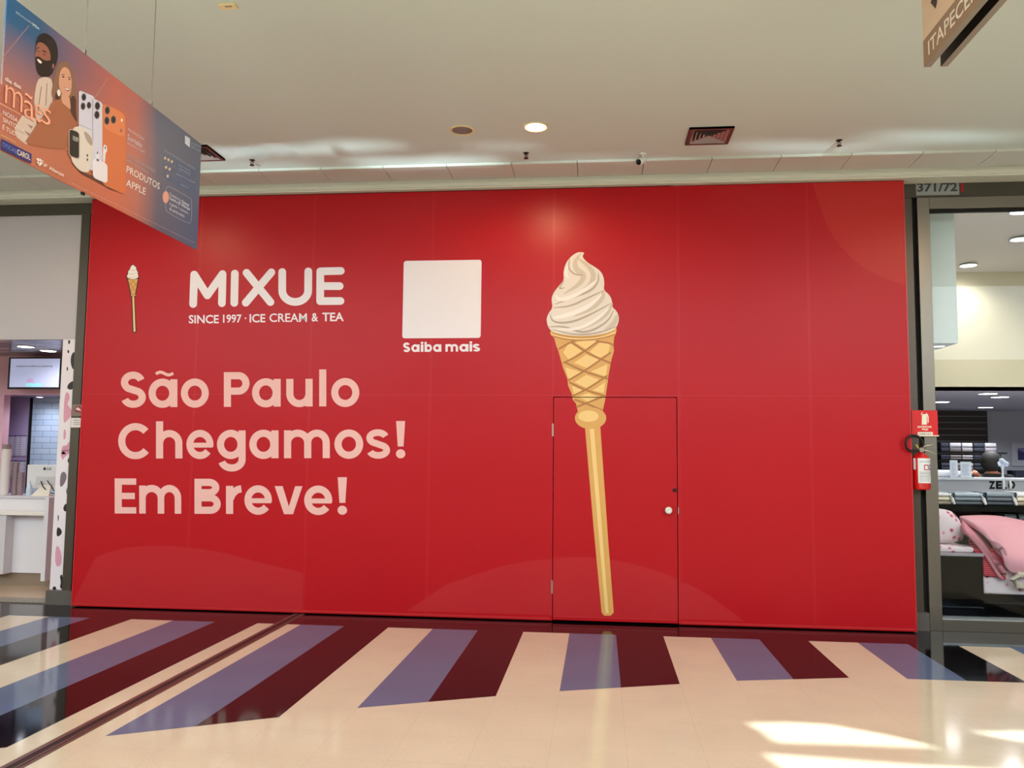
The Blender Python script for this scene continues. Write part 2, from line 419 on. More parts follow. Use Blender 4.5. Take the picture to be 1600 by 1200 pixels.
# right
struct(MB().box(XR-0.2, Y0, 3.99, 17, Y0+0.12, 4.12).done('trim_8', m_head), 'dark header over the right shop')
struct(MB().box(XR-0.2, Y0+0.01, 0.16, 7.205, Y0+0.4, 4.0).done('trim_9', m_col), 'dark bronze pilaster right of the red hoarding')
struct(MB().box(7.205, Y0+0.05, 0.0, 7.25, Y0+0.4, 4.0).done('trim_10', m_gap), 'dark joint between pilaster and steel frame')
struct(MB().box(XR-0.2, Y0-0.03, 0, 7.235, Y0+0.4, 0.16).done('trim_11', m_plinth), 'granite plinth under the right pilaster')

# right shop window: steel frame and glass
win = struct(thing('window_1', 'steel framed shop window right of the red hoarding', 'window', (8.4, Y0, 0)))
del win['category']
MB().box(7.245, Y0-0.01, 0, 7.355, Y0+0.09, 3.985).done('frame_post', m_steel, win, bevel=0.003)
MB().box(7.355, Y0-0.01, 3.875, 12, Y0+0.09, 3.985).done('frame_head', m_steel, win, bevel=0.003)
MB().box(7.355, Y0-0.01, 0, 12, Y0+0.09, 0.105).done('frame_sill', m_steel, win, bevel=0.003)
MB().box(7.355, Y0+0.005, 0.105, 12, Y0+0.07, 0.125).done('glazing_bead', mat('bead_steel', (190, 196, 196), 0.25, 0.8), win)
MB().box(7.355, Y0+0.02, 3.85, 12, Y0+0.07, 3.875).done('glazing_bead', m_gap, win)
g = mat('clear_glass', (255, 255, 255), 0.0, trans=1.0, ior=1.45)
gn = g.node_tree; gb = gn.nodes['Principled BSDF']; out = gn.nodes['Material Output']
tr = gn.nodes.new('ShaderNodeBsdfTransparent'); gl = gn.nodes.new('ShaderNodeBsdfGlossy'); gl.inputs['Roughness'].default_value = 0.0
fr = gn.nodes.new('ShaderNodeFresnel'); fr.inputs['IOR'].default_value = 1.45; ms = gn.nodes.new('ShaderNodeMixShader')
tr.inputs['Color'].default_value = (0.93, 0.97, 0.96, 1)
gn.links.new(fr.outputs[0], ms.inputs[0]); gn.links.new(tr.outputs[0], ms.inputs[1]); gn.links.new(gl.outputs[0], ms.inputs[2]); gn.links.new(ms.outputs[0], out.inputs['Surface'])
MB().face([(7.355, Y0+0.04, 0.12), (12, Y0+0.04, 0.12), (12, Y0+0.04, 3.86), (7.355, Y0+0.04, 3.86)]).done('pane', g, win)

# ================================================================== HOARDING
m_red = mat('red_vinyl', (186, 20, 26), 0.34, lrgb=(0.45, 0.0045, 0.009), noise=0.05, nscale=1.2, bump=0.05, bscale=2.5, spec=0.28)
m_redlt = mat('red_vinyl_light_arc', (196, 40, 40), 0.34, lrgb=(0.49, 0.018, 0.014), bump=0.05, bscale=2.5, spec=0.28)
m_redhill = mat('red_vinyl_hill', (190, 30, 38), 0.34, lrgb=(0.47, 0.016, 0.020), bump=0.05, bscale=2.5, spec=0.28)
m_edge = mat('red_seam_tape', (196, 44, 46), 0.3, lrgb=(0.50, 0.02, 0.022))
m_pink = mat('pale_pink_print', (232, 178, 168), 0.4)
m_wht = mat('white_print', (232, 222, 226), 0.4)
ho = thing('hoarding', 'tall red printed hoarding with white lettering and a door closing off the shop front', 'hoarding', (3.1, 0, 0))
DX0, DX1, DZ = 3.851, 5.002, 2.090
G = 0.0035
mb = MB()
mb.box(XL, 0, 0.012, DX0-G, 0.11, HT); mb.box(DX1+G, 0, 0.012, XR, 0.11, HT); mb.box(DX0-G, 0, DZ+G, DX1+G, 0.11, HT)
mb.done('panel', m_red, ho)
MB().box(XL+0.05, 0.10, 0.0, XR-0.02, 0.125, HT-0.05).done('dark_gap_backing', m_gap, ho)  # dark sheet that puts the shade into the door gap
MB().box(XL, 0.004, HT, 4.96, 0.11, HT+0.012).done('top_edge', m_gap, ho)
door = MB().box(DX0+G, 0.0, 0.02, DX1-G, 0.04, DZ-G).done('door', m_red, ho)
for zz in (1.78, 0.32):
    MB().box(DX0-0.013, -0.006, zz-0.06, DX0+0.003, 0.0, zz+0.06).cyl((DX0-0.001, -0.008, zz-0.06), (DX0-0.001, -0.008, zz+0.06), 0.005, n=10).done('hinge', mat('hinge_steel', (180, 160, 150), 0.4, 0.7), door)
# knob and lock
kp = PY(1044, 797, 0); m_knob = mat('knob_white', (214, 214, 200), 0.25)
MB().lathe([(0.020, 0), (0.020, 0.006), (0.011, 0.010), (0.011, 0.03), (0.030, 0.036), (0.034, 0.05), (0.030, 0.062), (0.018, 0.066), (0.012, 0.063), (0.0, 0.063)], (kp.x, 0, kp.z), (0, -1, 0)).done('door_knob', m_knob, door, smooth=True)
lp = PY(1054, 766, 0)
MB().lathe([(0.016, 0), (0.018, 0.004), (0.014, 0.008), (0, 0.008)], (lp.x, 0, lp.z), (0, -1, 0)).done('lock_cylinder', mat('lock_black', (20, 20, 22), 0.3), door, smooth=True)
st_ = PY(1059, 798, 0); MB().box(DX1+0.004, -0.004, st_.z-0.03, DX1+0.012, 0, st_.z+0.03).done('strike_plate', mat('hinge_steel', (180, 160, 150)), ho)
# seams of the 1.2 m boards
for x, z0 in ((0.28, 0.02), (1.459, 0.02), (2.66, 0.02), (3.846, DZ+0.02), (5.023, 0.02), (6.213, 0.02)):
    for dx in (-0.008, 0.006):
        MB().box(x+dx, -0.0004, z0, x+dx+0.003, 0.001, HT-0.01).done('seam', m_edge, ho)
MB().box(XL+0.01, -0.0004, 2.106, XR-0.01, 0.001, 2.110).done('seam', m_edge, ho)
MB().box(XL+0.01, -0.003, 0.022, DX0-0.03, 0.001, 0.038).done('base_tape', m_edge, ho)
MB().box(DX1+0.03, -0.003, 0.022, XR-0.005, 0.001, 0.038).done('base_tape', m_edge, ho)
MB().box(DX0+0.01, -0.003, 0.045, DX1-0.01, 0.001, 0.058).done('base_tape', m_edge, door)
MB().box(XR-0.012, -0.003, 0.01, XR, 0.001, HT-0.005).done('edge_tape', m_edge, ho)
MB().box(XL, -0.003, 0.01, XL+0.01, 0.001, HT-0.005).done('edge_tape', m_edge, ho)

L_ = lambda k: (lambda x, y: PY(x, y, -0.0005*k))
def strip_bands(bm, bands):
    """cut narrow bands out of a print, so the door gap stays open: (axis, lo, hi)"""
    for ax, lo, hi in bands:
        no = [0, 0, 0]; no[ax] = 1
        for v in (lo, hi):
            co = [0, 0, 0]; co[ax] = v
            bmesh.ops.bisect_plane(bm, geom=bm.verts[:]+bm.edges[:]+bm.faces[:], plane_co=co, plane_no=no)
        dead = [f for f in bm.faces if lo < f.calc_center_median()[ax] < hi]
        bmesh.ops.delete(bm, geom=dead, context='FACES')
# printed background arcs
c = PY(1590, 290, 0)
a0, a1, a2 = PY(1272, 290), PY(1318, 393), PY(1414, 446)
arcpts = [PY(x, y, -0.0005) for x, y in [(1270, 287), (1276, 308), (1288, 343), (1305, 375), (1330, 403), (1358, 424), (1388, 437), (1413, 445)]]
arcpts[0].z = HT-0.006; cp = arcpts[-1].copy(); arcpts[-1].x = XR-0.013
MB().poly(arcpts + [Vector((XR-0.013, -0.0005, HT-0.006))]).done('printed_arc', m_redlt, ho)
hp = [PY(x, y, -0.0005) for x, y in [(116, 886), (150, 870), (190, 857), (225, 853), (270, 853), (310, 857), (360, 866), (410, 880), (450, 889), (475, 895)]]
MB().poly([Vector((XL+0.012, -0.0005, 0.04))] + [p for p in hp if p.x > XL+0.012] + [Vector((1.45, -0.0005, 0.04))]).done('printed_hill', m_redhill, ho)
hp = [PY(x, y, -0.0005) for x, y in [(700, 912), (735, 900), (770, 889), (800, 881), (830, 876), (864, 872), (900, 870), (940, 872), (985, 880), (1030, 893), (1075, 912), (1110, 932)]]
mb = MB().poly([Vector((hp[0].x-0.4, -0.0005, 0.06))] + hp + [Vector((hp[-1].x+0.3, -0.0005, 0.06))])
strip_bands(mb.b, [(0, DX0-G, DX0+G), (0, DX1-G, DX1+G)])
mb.done('printed_hill', m_redhill, ho)

# slogan
sl_ = 1600/490
mb = MB()
bl = lambda X: 250 - 6*(X/1278); cpf = lambda X: 72 - 4*(X/1278)
write(mb, [('S', 62, 187), ('ã', 203, 350), ('o', 368, 510), ('P', 587, 718), ('a', 731, 877), ('u', 905, 1040), ('l', 1073, 1110), ('o', 1135, 1278)], sl_, 170, 560, bl, cpf, L_(2))
bl = lambda X: 511 - 3*(X/1500); cpf = lambda X: 334 - 4*(X/1500)
write(mb, [('C', 48, 217), ('h', 241, 376), ('e', 396, 534), ('g', 552, 698), ('a', 717, 866), ('m', 894, 1128), ('o', 1151, 1298), ('s', 1314, 1434), ('!', 1466, 1512)], sl_, 170, 560, bl, cpf, L_(2))
bl = lambda X: 791 + 5*(X/1200); cpf = lambda X: 612 + 5*(X/1200)
write(mb, [('E', 30, 140), ('m', 155, 370), ('B', 437, 571), ('r', 598, 682), ('e', 692, 832), ('v', 846, 988), ('e', 997, 1140), ('!', 1168, 1215)], sl_, 170, 560, bl, cpf, L_(2))
lab(mb.done('slogan_lettering', m_pink, ho), 'large pale pink lettering of three lines')
mb = MB()
bl = lambda X: 1068 - 8*(X/1000); cpf = lambda X: 972 - 8*(X/1000)
write(mb, [('S', 200, 270), ('a', 285, 370), ('i', 383, 410), ('b', 422, 500), ('a', 512, 597)], 1200/180, 600, 390, bl, cpf, L_(2), 0.24)
mb.done('caption_lettering', m_wht, ho); mb = MB()
write(mb, [('m', 640, 770), ('a', 785, 880), ('i', 891, 918), ('s', 925, 1000)], 1200/180, 600, 390, bl, cpf, L_(2), 0.24)
mb.done('caption_lettering', m_wht, ho)
# blank white square above the caption
def rrect(x0, y0, x1, y1, r, n=6):
    o = []
    for cx, cy, a in ((x1-r, y1-r, 0), (x0+r, y1-r, 90), (x0+r, y0+r, 180), (x1-r, y0+r, 270)):
        o += [(cx+r*math.cos(math.radians(a+90*i/n)), cy+r*math.sin(math.radians(a+90*i/n))) for i in range(n+1)]
    return o
a = PY(631, 408.5); b = PY(751, 528)
MB().poly([(x, -0.001, z) for x, z in rrect(a.x, b.z, b.x, a.z+0.005, 0.025)]).done('white_square', m_wht, ho)
# brand lettering
mb = MB(); mp = lambda pts: [(170+x/4, 380+y/4) for x, y in pts]
RC = [0.0]
def rs(pts, wd):
    ps = stroke_polys(mp(pts), wd, True); RC[0] += 4e-4 if RC[0] < 1.1e-3 else -1.1e-3
    for o_, pl_ in zip(offs(ps), ps): mb.poly([PY(x, y, -0.001-RC[0]-o_) for x, y in pl_])
WB = 12.0
rs([(527, 380), (534, 196)], WB); rs([(534, 196), (616, 326)], WB); rs([(616, 326), (711, 193)], WB); rs([(711, 193), (707, 375)], WB)
rs([(788, 190), (784, 373)], WB); rs([(861, 185), (1010, 368)], WB); rs([(1016, 182), (856, 372)], WB)
rs([(1084, 180), (1084, 295)], WB); rs(arc(1165, 295, 81, 72, 180, 0), WB); rs([(1246, 295), (1247, 176)], WB)
rs([(1450, 173), (1322, 176)], WB); rs([(1322, 176), (1321, 362)], WB); rs([(1321, 362), (1448, 361)], WB); rs([(1324, 268), (1443, 268)], WB)
mb.done('brand_lettering', m_wht, ho)
mb = MB(); q4 = lambda x, y, Y=-0.001: PY(170+x/4, 380+y/4, Y)
for t, x0, x1, y0, y1 in (('SINCE', 500, 687, 449, 502), ('1997', 714, 830, 446, 498), ('·', 850, 860, 465, 474), ('ICE', 880, 978, 443, 496), ('CREAM', 1004, 1238, 439, 493), ('&', 1268, 1308, 437, 490), ('TEA', 1334, 1468, 434, 488)):
    fit_text(mb, t, q4(x0, y0), q4(x1, y0-1), q4(x0, y1), 0.012 if t == 'CREAM' else 0.02); mb.done('tagline_lettering', m_wht, ho); mb = MB()

# printed soft serve cone on a staff
m_ice = mat('ice_cream_print', (226, 212, 200), 0.4); m_ice_d = mat('ice_cream_fold_print', (178, 160, 140), 0.4); m_ice_m = mat('ice_cream_mid_print', (204, 188, 168), 0.4)
m_ice_h = mat('ice_cream_light_print', (238, 228, 220), 0.4)
m_cone = mat('wafer_print', (214, 160, 84), 0.4); m_cone_d = mat('wafer_line_print', (172, 112, 46), 0.4); m_cone_l = mat('wafer_pale_print', (236, 196, 124), 0.4)
CS = 697/180; cq = lambda x, y: (820+x/CS, 370+y/CS)
def smooth(pts, it=2, closed=True):
    for _ in range(it):
        o = []; n = len(pts)
        for i in range(n if closed else n-1):
            a, b = pts[i], pts[(i+1) % n]
            o += [(a[0]*.75+b[0]*.25, a[1]*.75+b[1]*.25), (a[0]*.25+b[0]*.75, a[1]*.25+b[1]*.75)]
        if not closed: o = [pts[0]]+o+[pts[-1]]
        pts = o
    return pts
def printed(name, polys, k, m, parent, f=cq, bands=None):
    mb = MB()
    for i_, pl_ in zip(offs(polys, 3e-5), polys): mb.poly([PY(*f(x, y), -0.0005*k-i_) for x, y in pl_])
    if bands: strip_bands(mb.b, bands)
    return mb.done(name, m, parent)
def strokes(lst, wd):
    o = []
    for pts in lst: o += stroke_polys(smooth(pts, 2, False), wd)
    return o
def taper(pts, w0):
    pts = smooth(pts, 3, False); P_ = [Vector(p) for p in pts]; n = len(P_); A = []; B = []
    for i, p in enumerate(P_):
        t = (P_[min(i+1, n-1)]-P_[max(i-1, 0)]).normalized(); nn = Vector((-t.y, t.x)); h = w0*math.sin(PI*(i+.3)/(n-.4))/2 + .6
        A.append(p+nn*h); B.append(p-nn*h)
    return [A+B[::-1]]
BD = [(2, DZ-G, DZ+G)]
cone = printed('cone_print', [[(155, 570), (555, 548), (550, 590), (541, 606), (536, 660), (540, 690), (524, 745), (520, 765), (506, 840), (503, 870), (491, 950), (489, 975), (474, 1040), (470, 1060), (322, 1060), (310, 1010), (290, 985), (284, 950), (262, 900), (258, 860), (232, 795), (222, 760), (203, 690), (190, 660), (178, 612), (156, 592)]], 2, m_cone, ho, bands=BD)
lab(cone, 'golden waffle cone print')
dia = [[(268, 640), (345, 690), (268, 745), (232, 700)], [(372, 625), (440, 628), (372, 680), (305, 640)], [(455, 640), (520, 640), (505, 705), (450, 735), (392, 695)],
       [(372, 712), (448, 745), (378, 795), (298, 762)], [(245, 790), (345, 820), (275, 865), (260, 845)], [(400, 815), (500, 770), (492, 840), (468, 840)],
       [(372, 835), (450, 865), (385, 920), (300, 880)], [(285, 900), (350, 930), (300, 960)], [(410, 930), (485, 880), (478, 945)], [(385, 945), (440, 968), (385, 1000), (325, 968)]]
printed('wafer_highlights', dia, 3, m_cone_l, ho, bands=BD)
printed('wafer_lattice', strokes([[(205, 680), (270, 640), (330, 620)], [(232, 765), (330, 715), (450, 628)], [(262, 870), (380, 800), (520, 700)], [(285, 965), (380, 920), (500, 840)], [(312, 1030), (390, 1000), (488, 960)],
                              [(280, 635), (380, 705), (520, 765)], [(245, 760), (350, 812), (503, 860)], [(268, 880), (360, 925), (489, 965)], [(300, 985), (380, 1012), (470, 1050)], [(430, 632), (500, 640), (538, 655)]], 11), 4, m_cone_d, ho, bands=BD)
printed('cone_rim', [smooth([(150, 568), (200, 596), (300, 612), (400, 610), (480, 592), (556, 545), (552, 590), (480, 618), (360, 632), (250, 626), (165, 602)], 2)], 5, m_cone_l, ho)
printed('cone_rim_line', strokes([[(165, 600), (250, 622), (360, 628), (470, 615), (548, 590)]], 7) + strokes([[(160, 582), (250, 605), (360, 612), (470, 600), (550, 566)]], 5), 6, m_cone_d, ho)
BD2 = BD
m_st_l = m_cone_l
printed('staff_knob', [[(398+95*math.cos(i*PI/20), 1097+66*math.sin(i*PI/20)) for i in range(40)]], 5, m_cone, ho, bands=BD)
printed('staff_knob_highlight', [[(385+62*math.cos(i*PI/20), 1085+34*math.sin(i*PI/20)) for i in range(40)]], 6, m_cone_l, ho)
idt = lambda x, y: (x, y)
printed('staff_print', [[(914, 667), (938, 667), (950, 840), (959, 957), (954, 962), (944, 962), (940, 957), (928, 830)]], 3, m_cone, door, idt)
printed('staff_highlight', [[(921, 667), (928, 667), (951, 958), (946, 958)]], 4, m_cone_l, door, idt)
ice = printed('ice_cream_print', [smooth([(362, 97), (345, 92), (318, 94), (290, 110), (262, 138), (242, 175), (233, 220), (238, 262), (205, 298), (172, 340), (160, 380), (170, 428), (142, 465), (130, 500), (140, 545), (165, 575), (230, 592), (320, 602), (420, 596), (490, 582), (548, 558), (567, 520), (570, 480), (553, 445), (528, 425), (528, 385), (512, 350), (476, 322), (482, 285), (476, 238), (456, 205), (420, 180), (382, 158), (352, 128), (350, 112)], 2)], 7, m_ice, ho)
lab(ice, 'swirled cream coloured soft serve print')
printed('ice_cream_fold', taper([(340, 100), (300, 150), (310, 200), (365, 232), (330, 290), (235, 345)], 34) + taper([(320, 130), (390, 180), (420, 230), (400, 290), (340, 330)], 30)
        + taper([(470, 320), (480, 360), (420, 430), (300, 480)], 26) + taper([(530, 400), (500, 470), (400, 530), (300, 570)], 26) + taper([(560, 470), (540, 530), (480, 570)], 30), 8, m_ice_m, ho)
printed('ice_cream_shadow_line', taper([(272, 130), (262, 190), (300, 230), (355, 232)], 9) + taper([(445, 215), (448, 270), (400, 330), (290, 365), (180, 410)], 12)
        + taper([(170, 430), (280, 420), (380, 370), (480, 325)], 10) + taper([(150, 465), (170, 520), (280, 520), (400, 470), (525, 400)], 12) + taper([(140, 545), (240, 540), (360, 590), (500, 520), (540, 440)], 12)
        + taper([(240, 262), (200, 320), (250, 300), (350, 240)], 9) + taper([(165, 560), (300, 595), (440, 585), (560, 540)], 9), 9, m_ice_d, ho)
printed('ice_cream_highlight', taper([(260, 170), (245, 220), (265, 250)], 14) + taper([(185, 350), (210, 390), (340, 340), (440, 260)], 22) + taper([(170, 490), (240, 480), (380, 430), (465, 350)], 26) + taper([(190, 560), (330, 560), (450, 490), (510, 430)], 18), 10, m_ice_h, ho)
# small outlined cone of the brand emblem
m_out = mat('emblem_outline', (34, 14, 14), 0.4); e4 = lambda x, y: (170+x/4, 380+y/4)
out_ice = [(150, 134), (158, 140), (172, 152), (172, 168), (182, 180), (180, 196), (186, 206), (180, 218), (150, 226), (118, 218), (112, 206), (122, 192), (120, 176), (134, 162), (136, 148)]
cx_, cy_ = 150, 180
printed('emblem_outline', [smooth([(cx_+(x-cx_)*1.16, cy_+(y-cy_)*1.08) for x, y in out_ice]), [(112, 218), (190, 216), (170, 318), (172, 330), (163, 336), (174, 555), (160, 562), (148, 556), (140, 336), (132, 330), (134, 316)]], 2, m_out, ho, e4)
printed('emblem_staff', [[(147, 332), (158, 332), (167, 552), (155, 554)]], 3, m_cone_l, ho, e4)
printed('emblem_cone', [[(120, 226), (182, 224), (164, 318), (141, 318)], [(138, 320), (168, 320), (166, 330), (140, 330)]], 3, m_cone, ho, e4)
printed('emblem_lattice', strokes([[(124, 240), (166, 300)], [(178, 240), (138, 300)], [(145, 228), (174, 265)], [(158, 228), (128, 265)]], 3), 4, m_cone_d, ho, e4)
printed('emblem_ice_cream', [smooth(out_ice)], 5, m_ice_h, ho, e4)
printed('emblem_fold', strokes([[(124, 190), (150, 196), (172, 184)], [(118, 212), (150, 216), (180, 206)], [(138, 164), (152, 172), (168, 166)]], 3), 6, m_ice_m, ho, e4)

# ================================================================== CEILING FITTINGS
m_ring = mat('lamp_ring_cream', (232, 214, 166), 0.4); m_lens = mat('unlit_lens', (122, 118, 114), 0.4); m_glow = mat('warm_glow', (255, 214, 150), emit=50)
def downlight(px, py, lit, label, xyz=None):
    p = Vector(xyz) if xyz else PZ(px, py, ZC)
    t = thing('downlight', label, 'ceiling light', (p.x, p.y, ZC), 'recessed ceiling downlights')
    MB().lathe([(0.085, 0), (0.104, 0), (0.104, -0.006), (0.100, -0.010), (0.086, -0.008), (0.085, 0)], (p.x, p.y, ZC)).done('trim_ring', m_ring, t, smooth=True)
    MB().lathe([(0.0, -0.001), (0.086, -0.001), (0.086, -0.004), (0.04, -0.006), (0, -0.007)], (p.x, p.y, ZC)).done('lens', m_glow if lit else m_lens, t, smooth=True)
    if lit:
        l = lamp('SPOT', (p.x, p.y, ZC-0.03), 55, WARM, size=0.07, target=(p.x, p.y, 0), spot=3.0, blend=0.4)
        l.parent = t; l.location = (0, 0, -0.03)
    return t
downlight(722, 203, False, 'unlit grey round downlight in the ceiling, left of the glowing one')
downlight(837, 198, True, 'glowing warm white round downlight in the middle of the ceiling')
for xyz, s_ in (((-0.35, -1.75, ZC), 'glowing warm downlight hidden behind the hanging banner'), ((7.9, -2.6, ZC), 'glowing warm downlight beyond the hanging direction sign, out of frame'), ((3.7, -4.8, ZC), 'added unseen warm downlight directly above the photographer'),
               ((-0.4, -4.8, ZC), 'added unseen warm downlight on the near ceiling left of the banner'), ((7.9, -4.8, ZC), 'added unseen warm downlight on the near ceiling right of the direction sign'), ((-4.4, -2.6, ZC), 'added unseen warm downlight in front of the pink shop'), ((11.8, -2.6, ZC), 'added unseen warm downlight in front of the bedding shop')):
    downlight(0, 0, True, s_, xyz)  # first two read off wall glare, the other five added for light
# air diffusers
m_dif = mat('diffuser_brown', (104, 72, 70), 0.35, 0.3); m_lou = mat('diffuser_louver', (196, 182, 180), 0.25, 0.6)
def diffuser(cx, cy, s, label):
    t = thing('air_diffuser', label, 'ceiling vent', (cx, cy, ZC), 'square ceiling air diffusers')
    z = ZC; h = s/2; C0 = Vector((cx, cy, 0)); LO = z-0.018
    def ring(mb, a, za, b, zb, th):
        for k in range(4):
            r = Matrix.Rotation(k*PI/2, 3, 'Z')
            mb.poly([C0 + r @ p for p in [Vector((-a, -a, za)), Vector((a, -a, za)), Vector((b, -b, zb)), Vector((-b, -b, zb))]], Vector((0, 0, th)))
    mb = MB(); ring(mb, h, LO, h-0.030, LO, 0.003); ring(mb, h, z, h, LO, 0.0005)
    for k in range(4):
        r = Matrix.Rotation(k*PI/2, 3, 'Z'); mb.face([C0 + r @ p for p in [Vector((-h, -h, LO)), Vector((h, -h, LO)), Vector((h, -h, z)), Vector((-h, -h, z))]])
    mb.done('frame', m_dif, t)
    MB().box(cx-h+.002, cy-h+.002, z-0.001, cx+h-.002, cy+h-.002, z).done('duct_shadow', m_gap, t)
    for j in range(4):
        a = h-0.032-j*0.031; b = a-0.022; mb = MB(); ring(mb, a, LO, b, z-0.003, 0.0015); mb.done('louver', m_lou, t)
    a = h-0.032-4*0.031
    mb = MB(); ring(mb, a, LO, 0.002, z-0.006, 0.0015); mb.done('center_cone', m_lou, t)
    return t
p = PZ(1108, 211, ZC); diffuser(p.x, p.y, 0.36, 'brown square air diffuser in the ceiling on the right')
p = PZ(318, 238, ZC); diffuser(p.x-0.06, p.y, 0.36, 'brown square air diffuser partly hidden behind the hanging banner')
# sprinklers
m_brass = mat('sprinkler_dark', (50, 38, 34), 0.4, 0.6)
def sprinkler(px, py, label):
    p = PZ(px, py, ZC); x, y = p.x, p.y
    t = thing('sprinkler', label, 'sprinkler', (x, y, ZC), 'ceiling sprinkler heads')
    MB().lathe([(0.026, 0), (0.026, -0.003), (0.010, -0.006), (0.009, -0.016), (0, -0.016)], (x, y, ZC), n=18).done('escutcheon', m_brass, t, smooth=True)
    mb = MB(); mb.tube([(x-0.007, y, ZC-0.012), (x-0.015, y, ZC-0.026), (x-0.004, y, ZC-0.046)], 0.003); mb.tube([(x+0.007, y, ZC-0.012), (x+0.015, y, ZC-0.026), (x+0.004, y, ZC-0.046)], 0.003)
    mb.done('yoke', m_brass, t, smooth=True)
    MB().cyl((x, y, ZC-0.014), (x, y, ZC-0.044), 0.003, n=8).done('bulb', mat('sprinkler_bulb', (120, 30, 24), 0.2), t)
    MB().lathe([(0.005, -0.044), (0.020, -0.047), (0.022, -0.051), (0, -0.051)], (x, y, ZC), n=18).done('deflector', m_brass, t, smooth=True)
sprinkler(394, 250, 'small dark sprinkler head on the ceiling nearest the hanging banner')
sprinkler(822, 239, 'small dark sprinkler head on the ceiling below the glowing downlight')
sprinkler(1311, 219, 'small dark sprinkler head on the ceiling right of the brown diffuser')
# security camera
p = PZ(1004, 240, ZC); t = thing('security_camera', 'small white bullet security camera with black face hanging from the ceiling', 'camera', (p.x, p.y, ZC))
m_cw = mat('camera_white', (222, 224, 216), 0.35); m_bk = mat('black_gloss', (10, 10, 12), 0.15)
MB().lathe([(0.030, 0), (0.030, -0.008), (0.024, -0.013), (0, -0.013)], p, n=20).done('mount_plate', m_cw, t, smooth=True)
e = Vector((p.x, p.y, ZC)); MB().tube([e+Vector((0, 0, -0.01)), e+Vector((0.004, 0, -0.03)), e+Vector((-0.006, -0.01, -0.048))], 0.009).ellipsoid(e+Vector((-0.006, -0.01, -0.048)), (.014, .014, .014)).done('swivel_arm', m_cw, t, smooth=True)
ax = Vector((-0.50, -0.62, -0.42)).normalized(); b0 = e+Vector((0.012, 0.012, -0.052))
MB().lathe([(0.0, 0), (0.026, 0.002), (0.029, 0.012), (0.029, 0.085), (0.026, 0.088)], b0, ax, n=24).done('camera_body', m_cw, t, smooth=True)
MB().lathe([(0.026, 0.0881), (0.026, 0.091), (0.0, 0.093)], b0, ax, n=24).done('camera_face', m_bk, t, smooth=True)
# smoke detector base at the top
p = PZ(356, 8, ZC); t = thing('ceiling_plate', 'small cream rectangular plate fixed on the ceiling at the top', 'ceiling fitting', (p.x, p.y, ZC))
MB().box(p.x-0.055, p.y-0.03, ZC-0.014, p.x+0.055, p.y+0.03, ZC).done('plate', m_ring, t, bevel=0.006)
MB().box(p.x-0.012, p.y-0.02, ZC-0.018, p.x+0.03, p.y-0.004, ZC-0.014).done('button', mat('plate_grey', (160, 150, 130), 0.5), t, bevel=0.002)

# ================================================================== HANGING BANNER (left)
BX = 1.85
bq = lambda x, y, k=0: PX(x, y, BX+0.0006*k)       # printed face looks towards +x
# physical panel
by0, by1, bz0, bz1 = -4.83, -3.135, 2.772, 3.432
ban = thing('hanging_banner', 'large blue and salmon promotional banner hanging from the ceiling at upper left', 'banner', (BX, -4.0, bz1))
bm_ = bpy.data.materials.new('banner_print'); bm_.use_nodes = True; nt = bm_.node_tree; b = nt.nodes['Principled BSDF']; b.inputs['Roughness'].default_value = 0.45
tc = nt.nodes.new('ShaderNodeTexCoord'); sx = nt.nodes.new('ShaderNodeSeparateXYZ'); nt.links.new(tc.outputs['Generated'], sx.inputs[0])
def ramp(src, stops):
    r = nt.nodes.new('ShaderNodeValToRGB'); e = r.color_ramp.elements
    while len(e) < len(stops): e.new(0.5)
    for i, (p_, c_) in enumerate(stops): e[i].position = p_; e[i].color = (*lin(c_), 1)
    nt.links.new(src, r.inputs[0]); return r
top = ramp(sx.outputs['Y'], [(0.0, (30, 88, 132)), (0.12, (44, 84, 124)), (0.30, (140, 94, 104)), (0.46, (184, 98, 86)), (0.58, (176, 104, 96)), (0.70, (92, 98, 120)), (1.0, (84, 98, 122))])
bot = ramp(sx.outputs['Y'], [(0.0, (182, 110, 84)), (0.25, (178, 100, 74)), (0.5, (196, 102, 76)), (0.60, (180, 108, 94)), (0.72, (92, 92, 112)), (1.0, (70, 90, 124))])
vr = ramp(sx.outputs['Z'], [(0.0, (0, 0, 0)), (0.35, (0, 0, 0)), (0.85, (255, 255, 255)), (1.0, (255, 255, 255))])
mx = nt.nodes.new('ShaderNodeMix'); mx.data_type = 'RGBA'; nt.links.new(vr.outputs[0], mx.inputs['Factor']); nt.links.new(bot.outputs[0], mx.inputs['A']); nt.links.new(top.outputs[0], mx.inputs['B'])
nt.links.new(mx.outputs['Result'], b.inputs['Base Color'])
MB().box(BX-0.006, by0, bz0, BX, by1, bz1).done('printed_sheet', bm_, ban)
m_cab = mat('steel_cable', (120, 110, 104), 0.4, 0.6)
for px, py in ((133, 92), (237, 165)):
    p = bq(px, py)
    MB().cyl((BX-0.003, p.y, bz1), (BX-0.003, p.y, ZC), 0.0018, n=8).box(BX-0.006, p.y-0.006, bz1-0.004, BX+0.001, p.y+0.006, bz1+0.02).done('cable', m_cab, ban)
MB().box(BX-0.010, -4.27, bz0-0.012, BX, -4.25, bz0+0.002).done('bottom_clip', m_gap, ban)
def bprint(name, polys, k, rgb, rough=0.5, whole=False):
    mb = MB()
    for i, pl_ in enumerate(polys):
        mb.poly([bq(x, y, k+0.03*i) for x, y in pl_])
        if not whole: mb.done(name, mat('banner_%02x%02x%02x' % rgb, rgb, rough), ban); mb = MB()
    if whole: mb.done(name, mat('banner_%02x%02x%02x' % rgb, rgb, rough), ban)
Z4 = lambda pts: [(x/4, y/4) for x, y in pts]
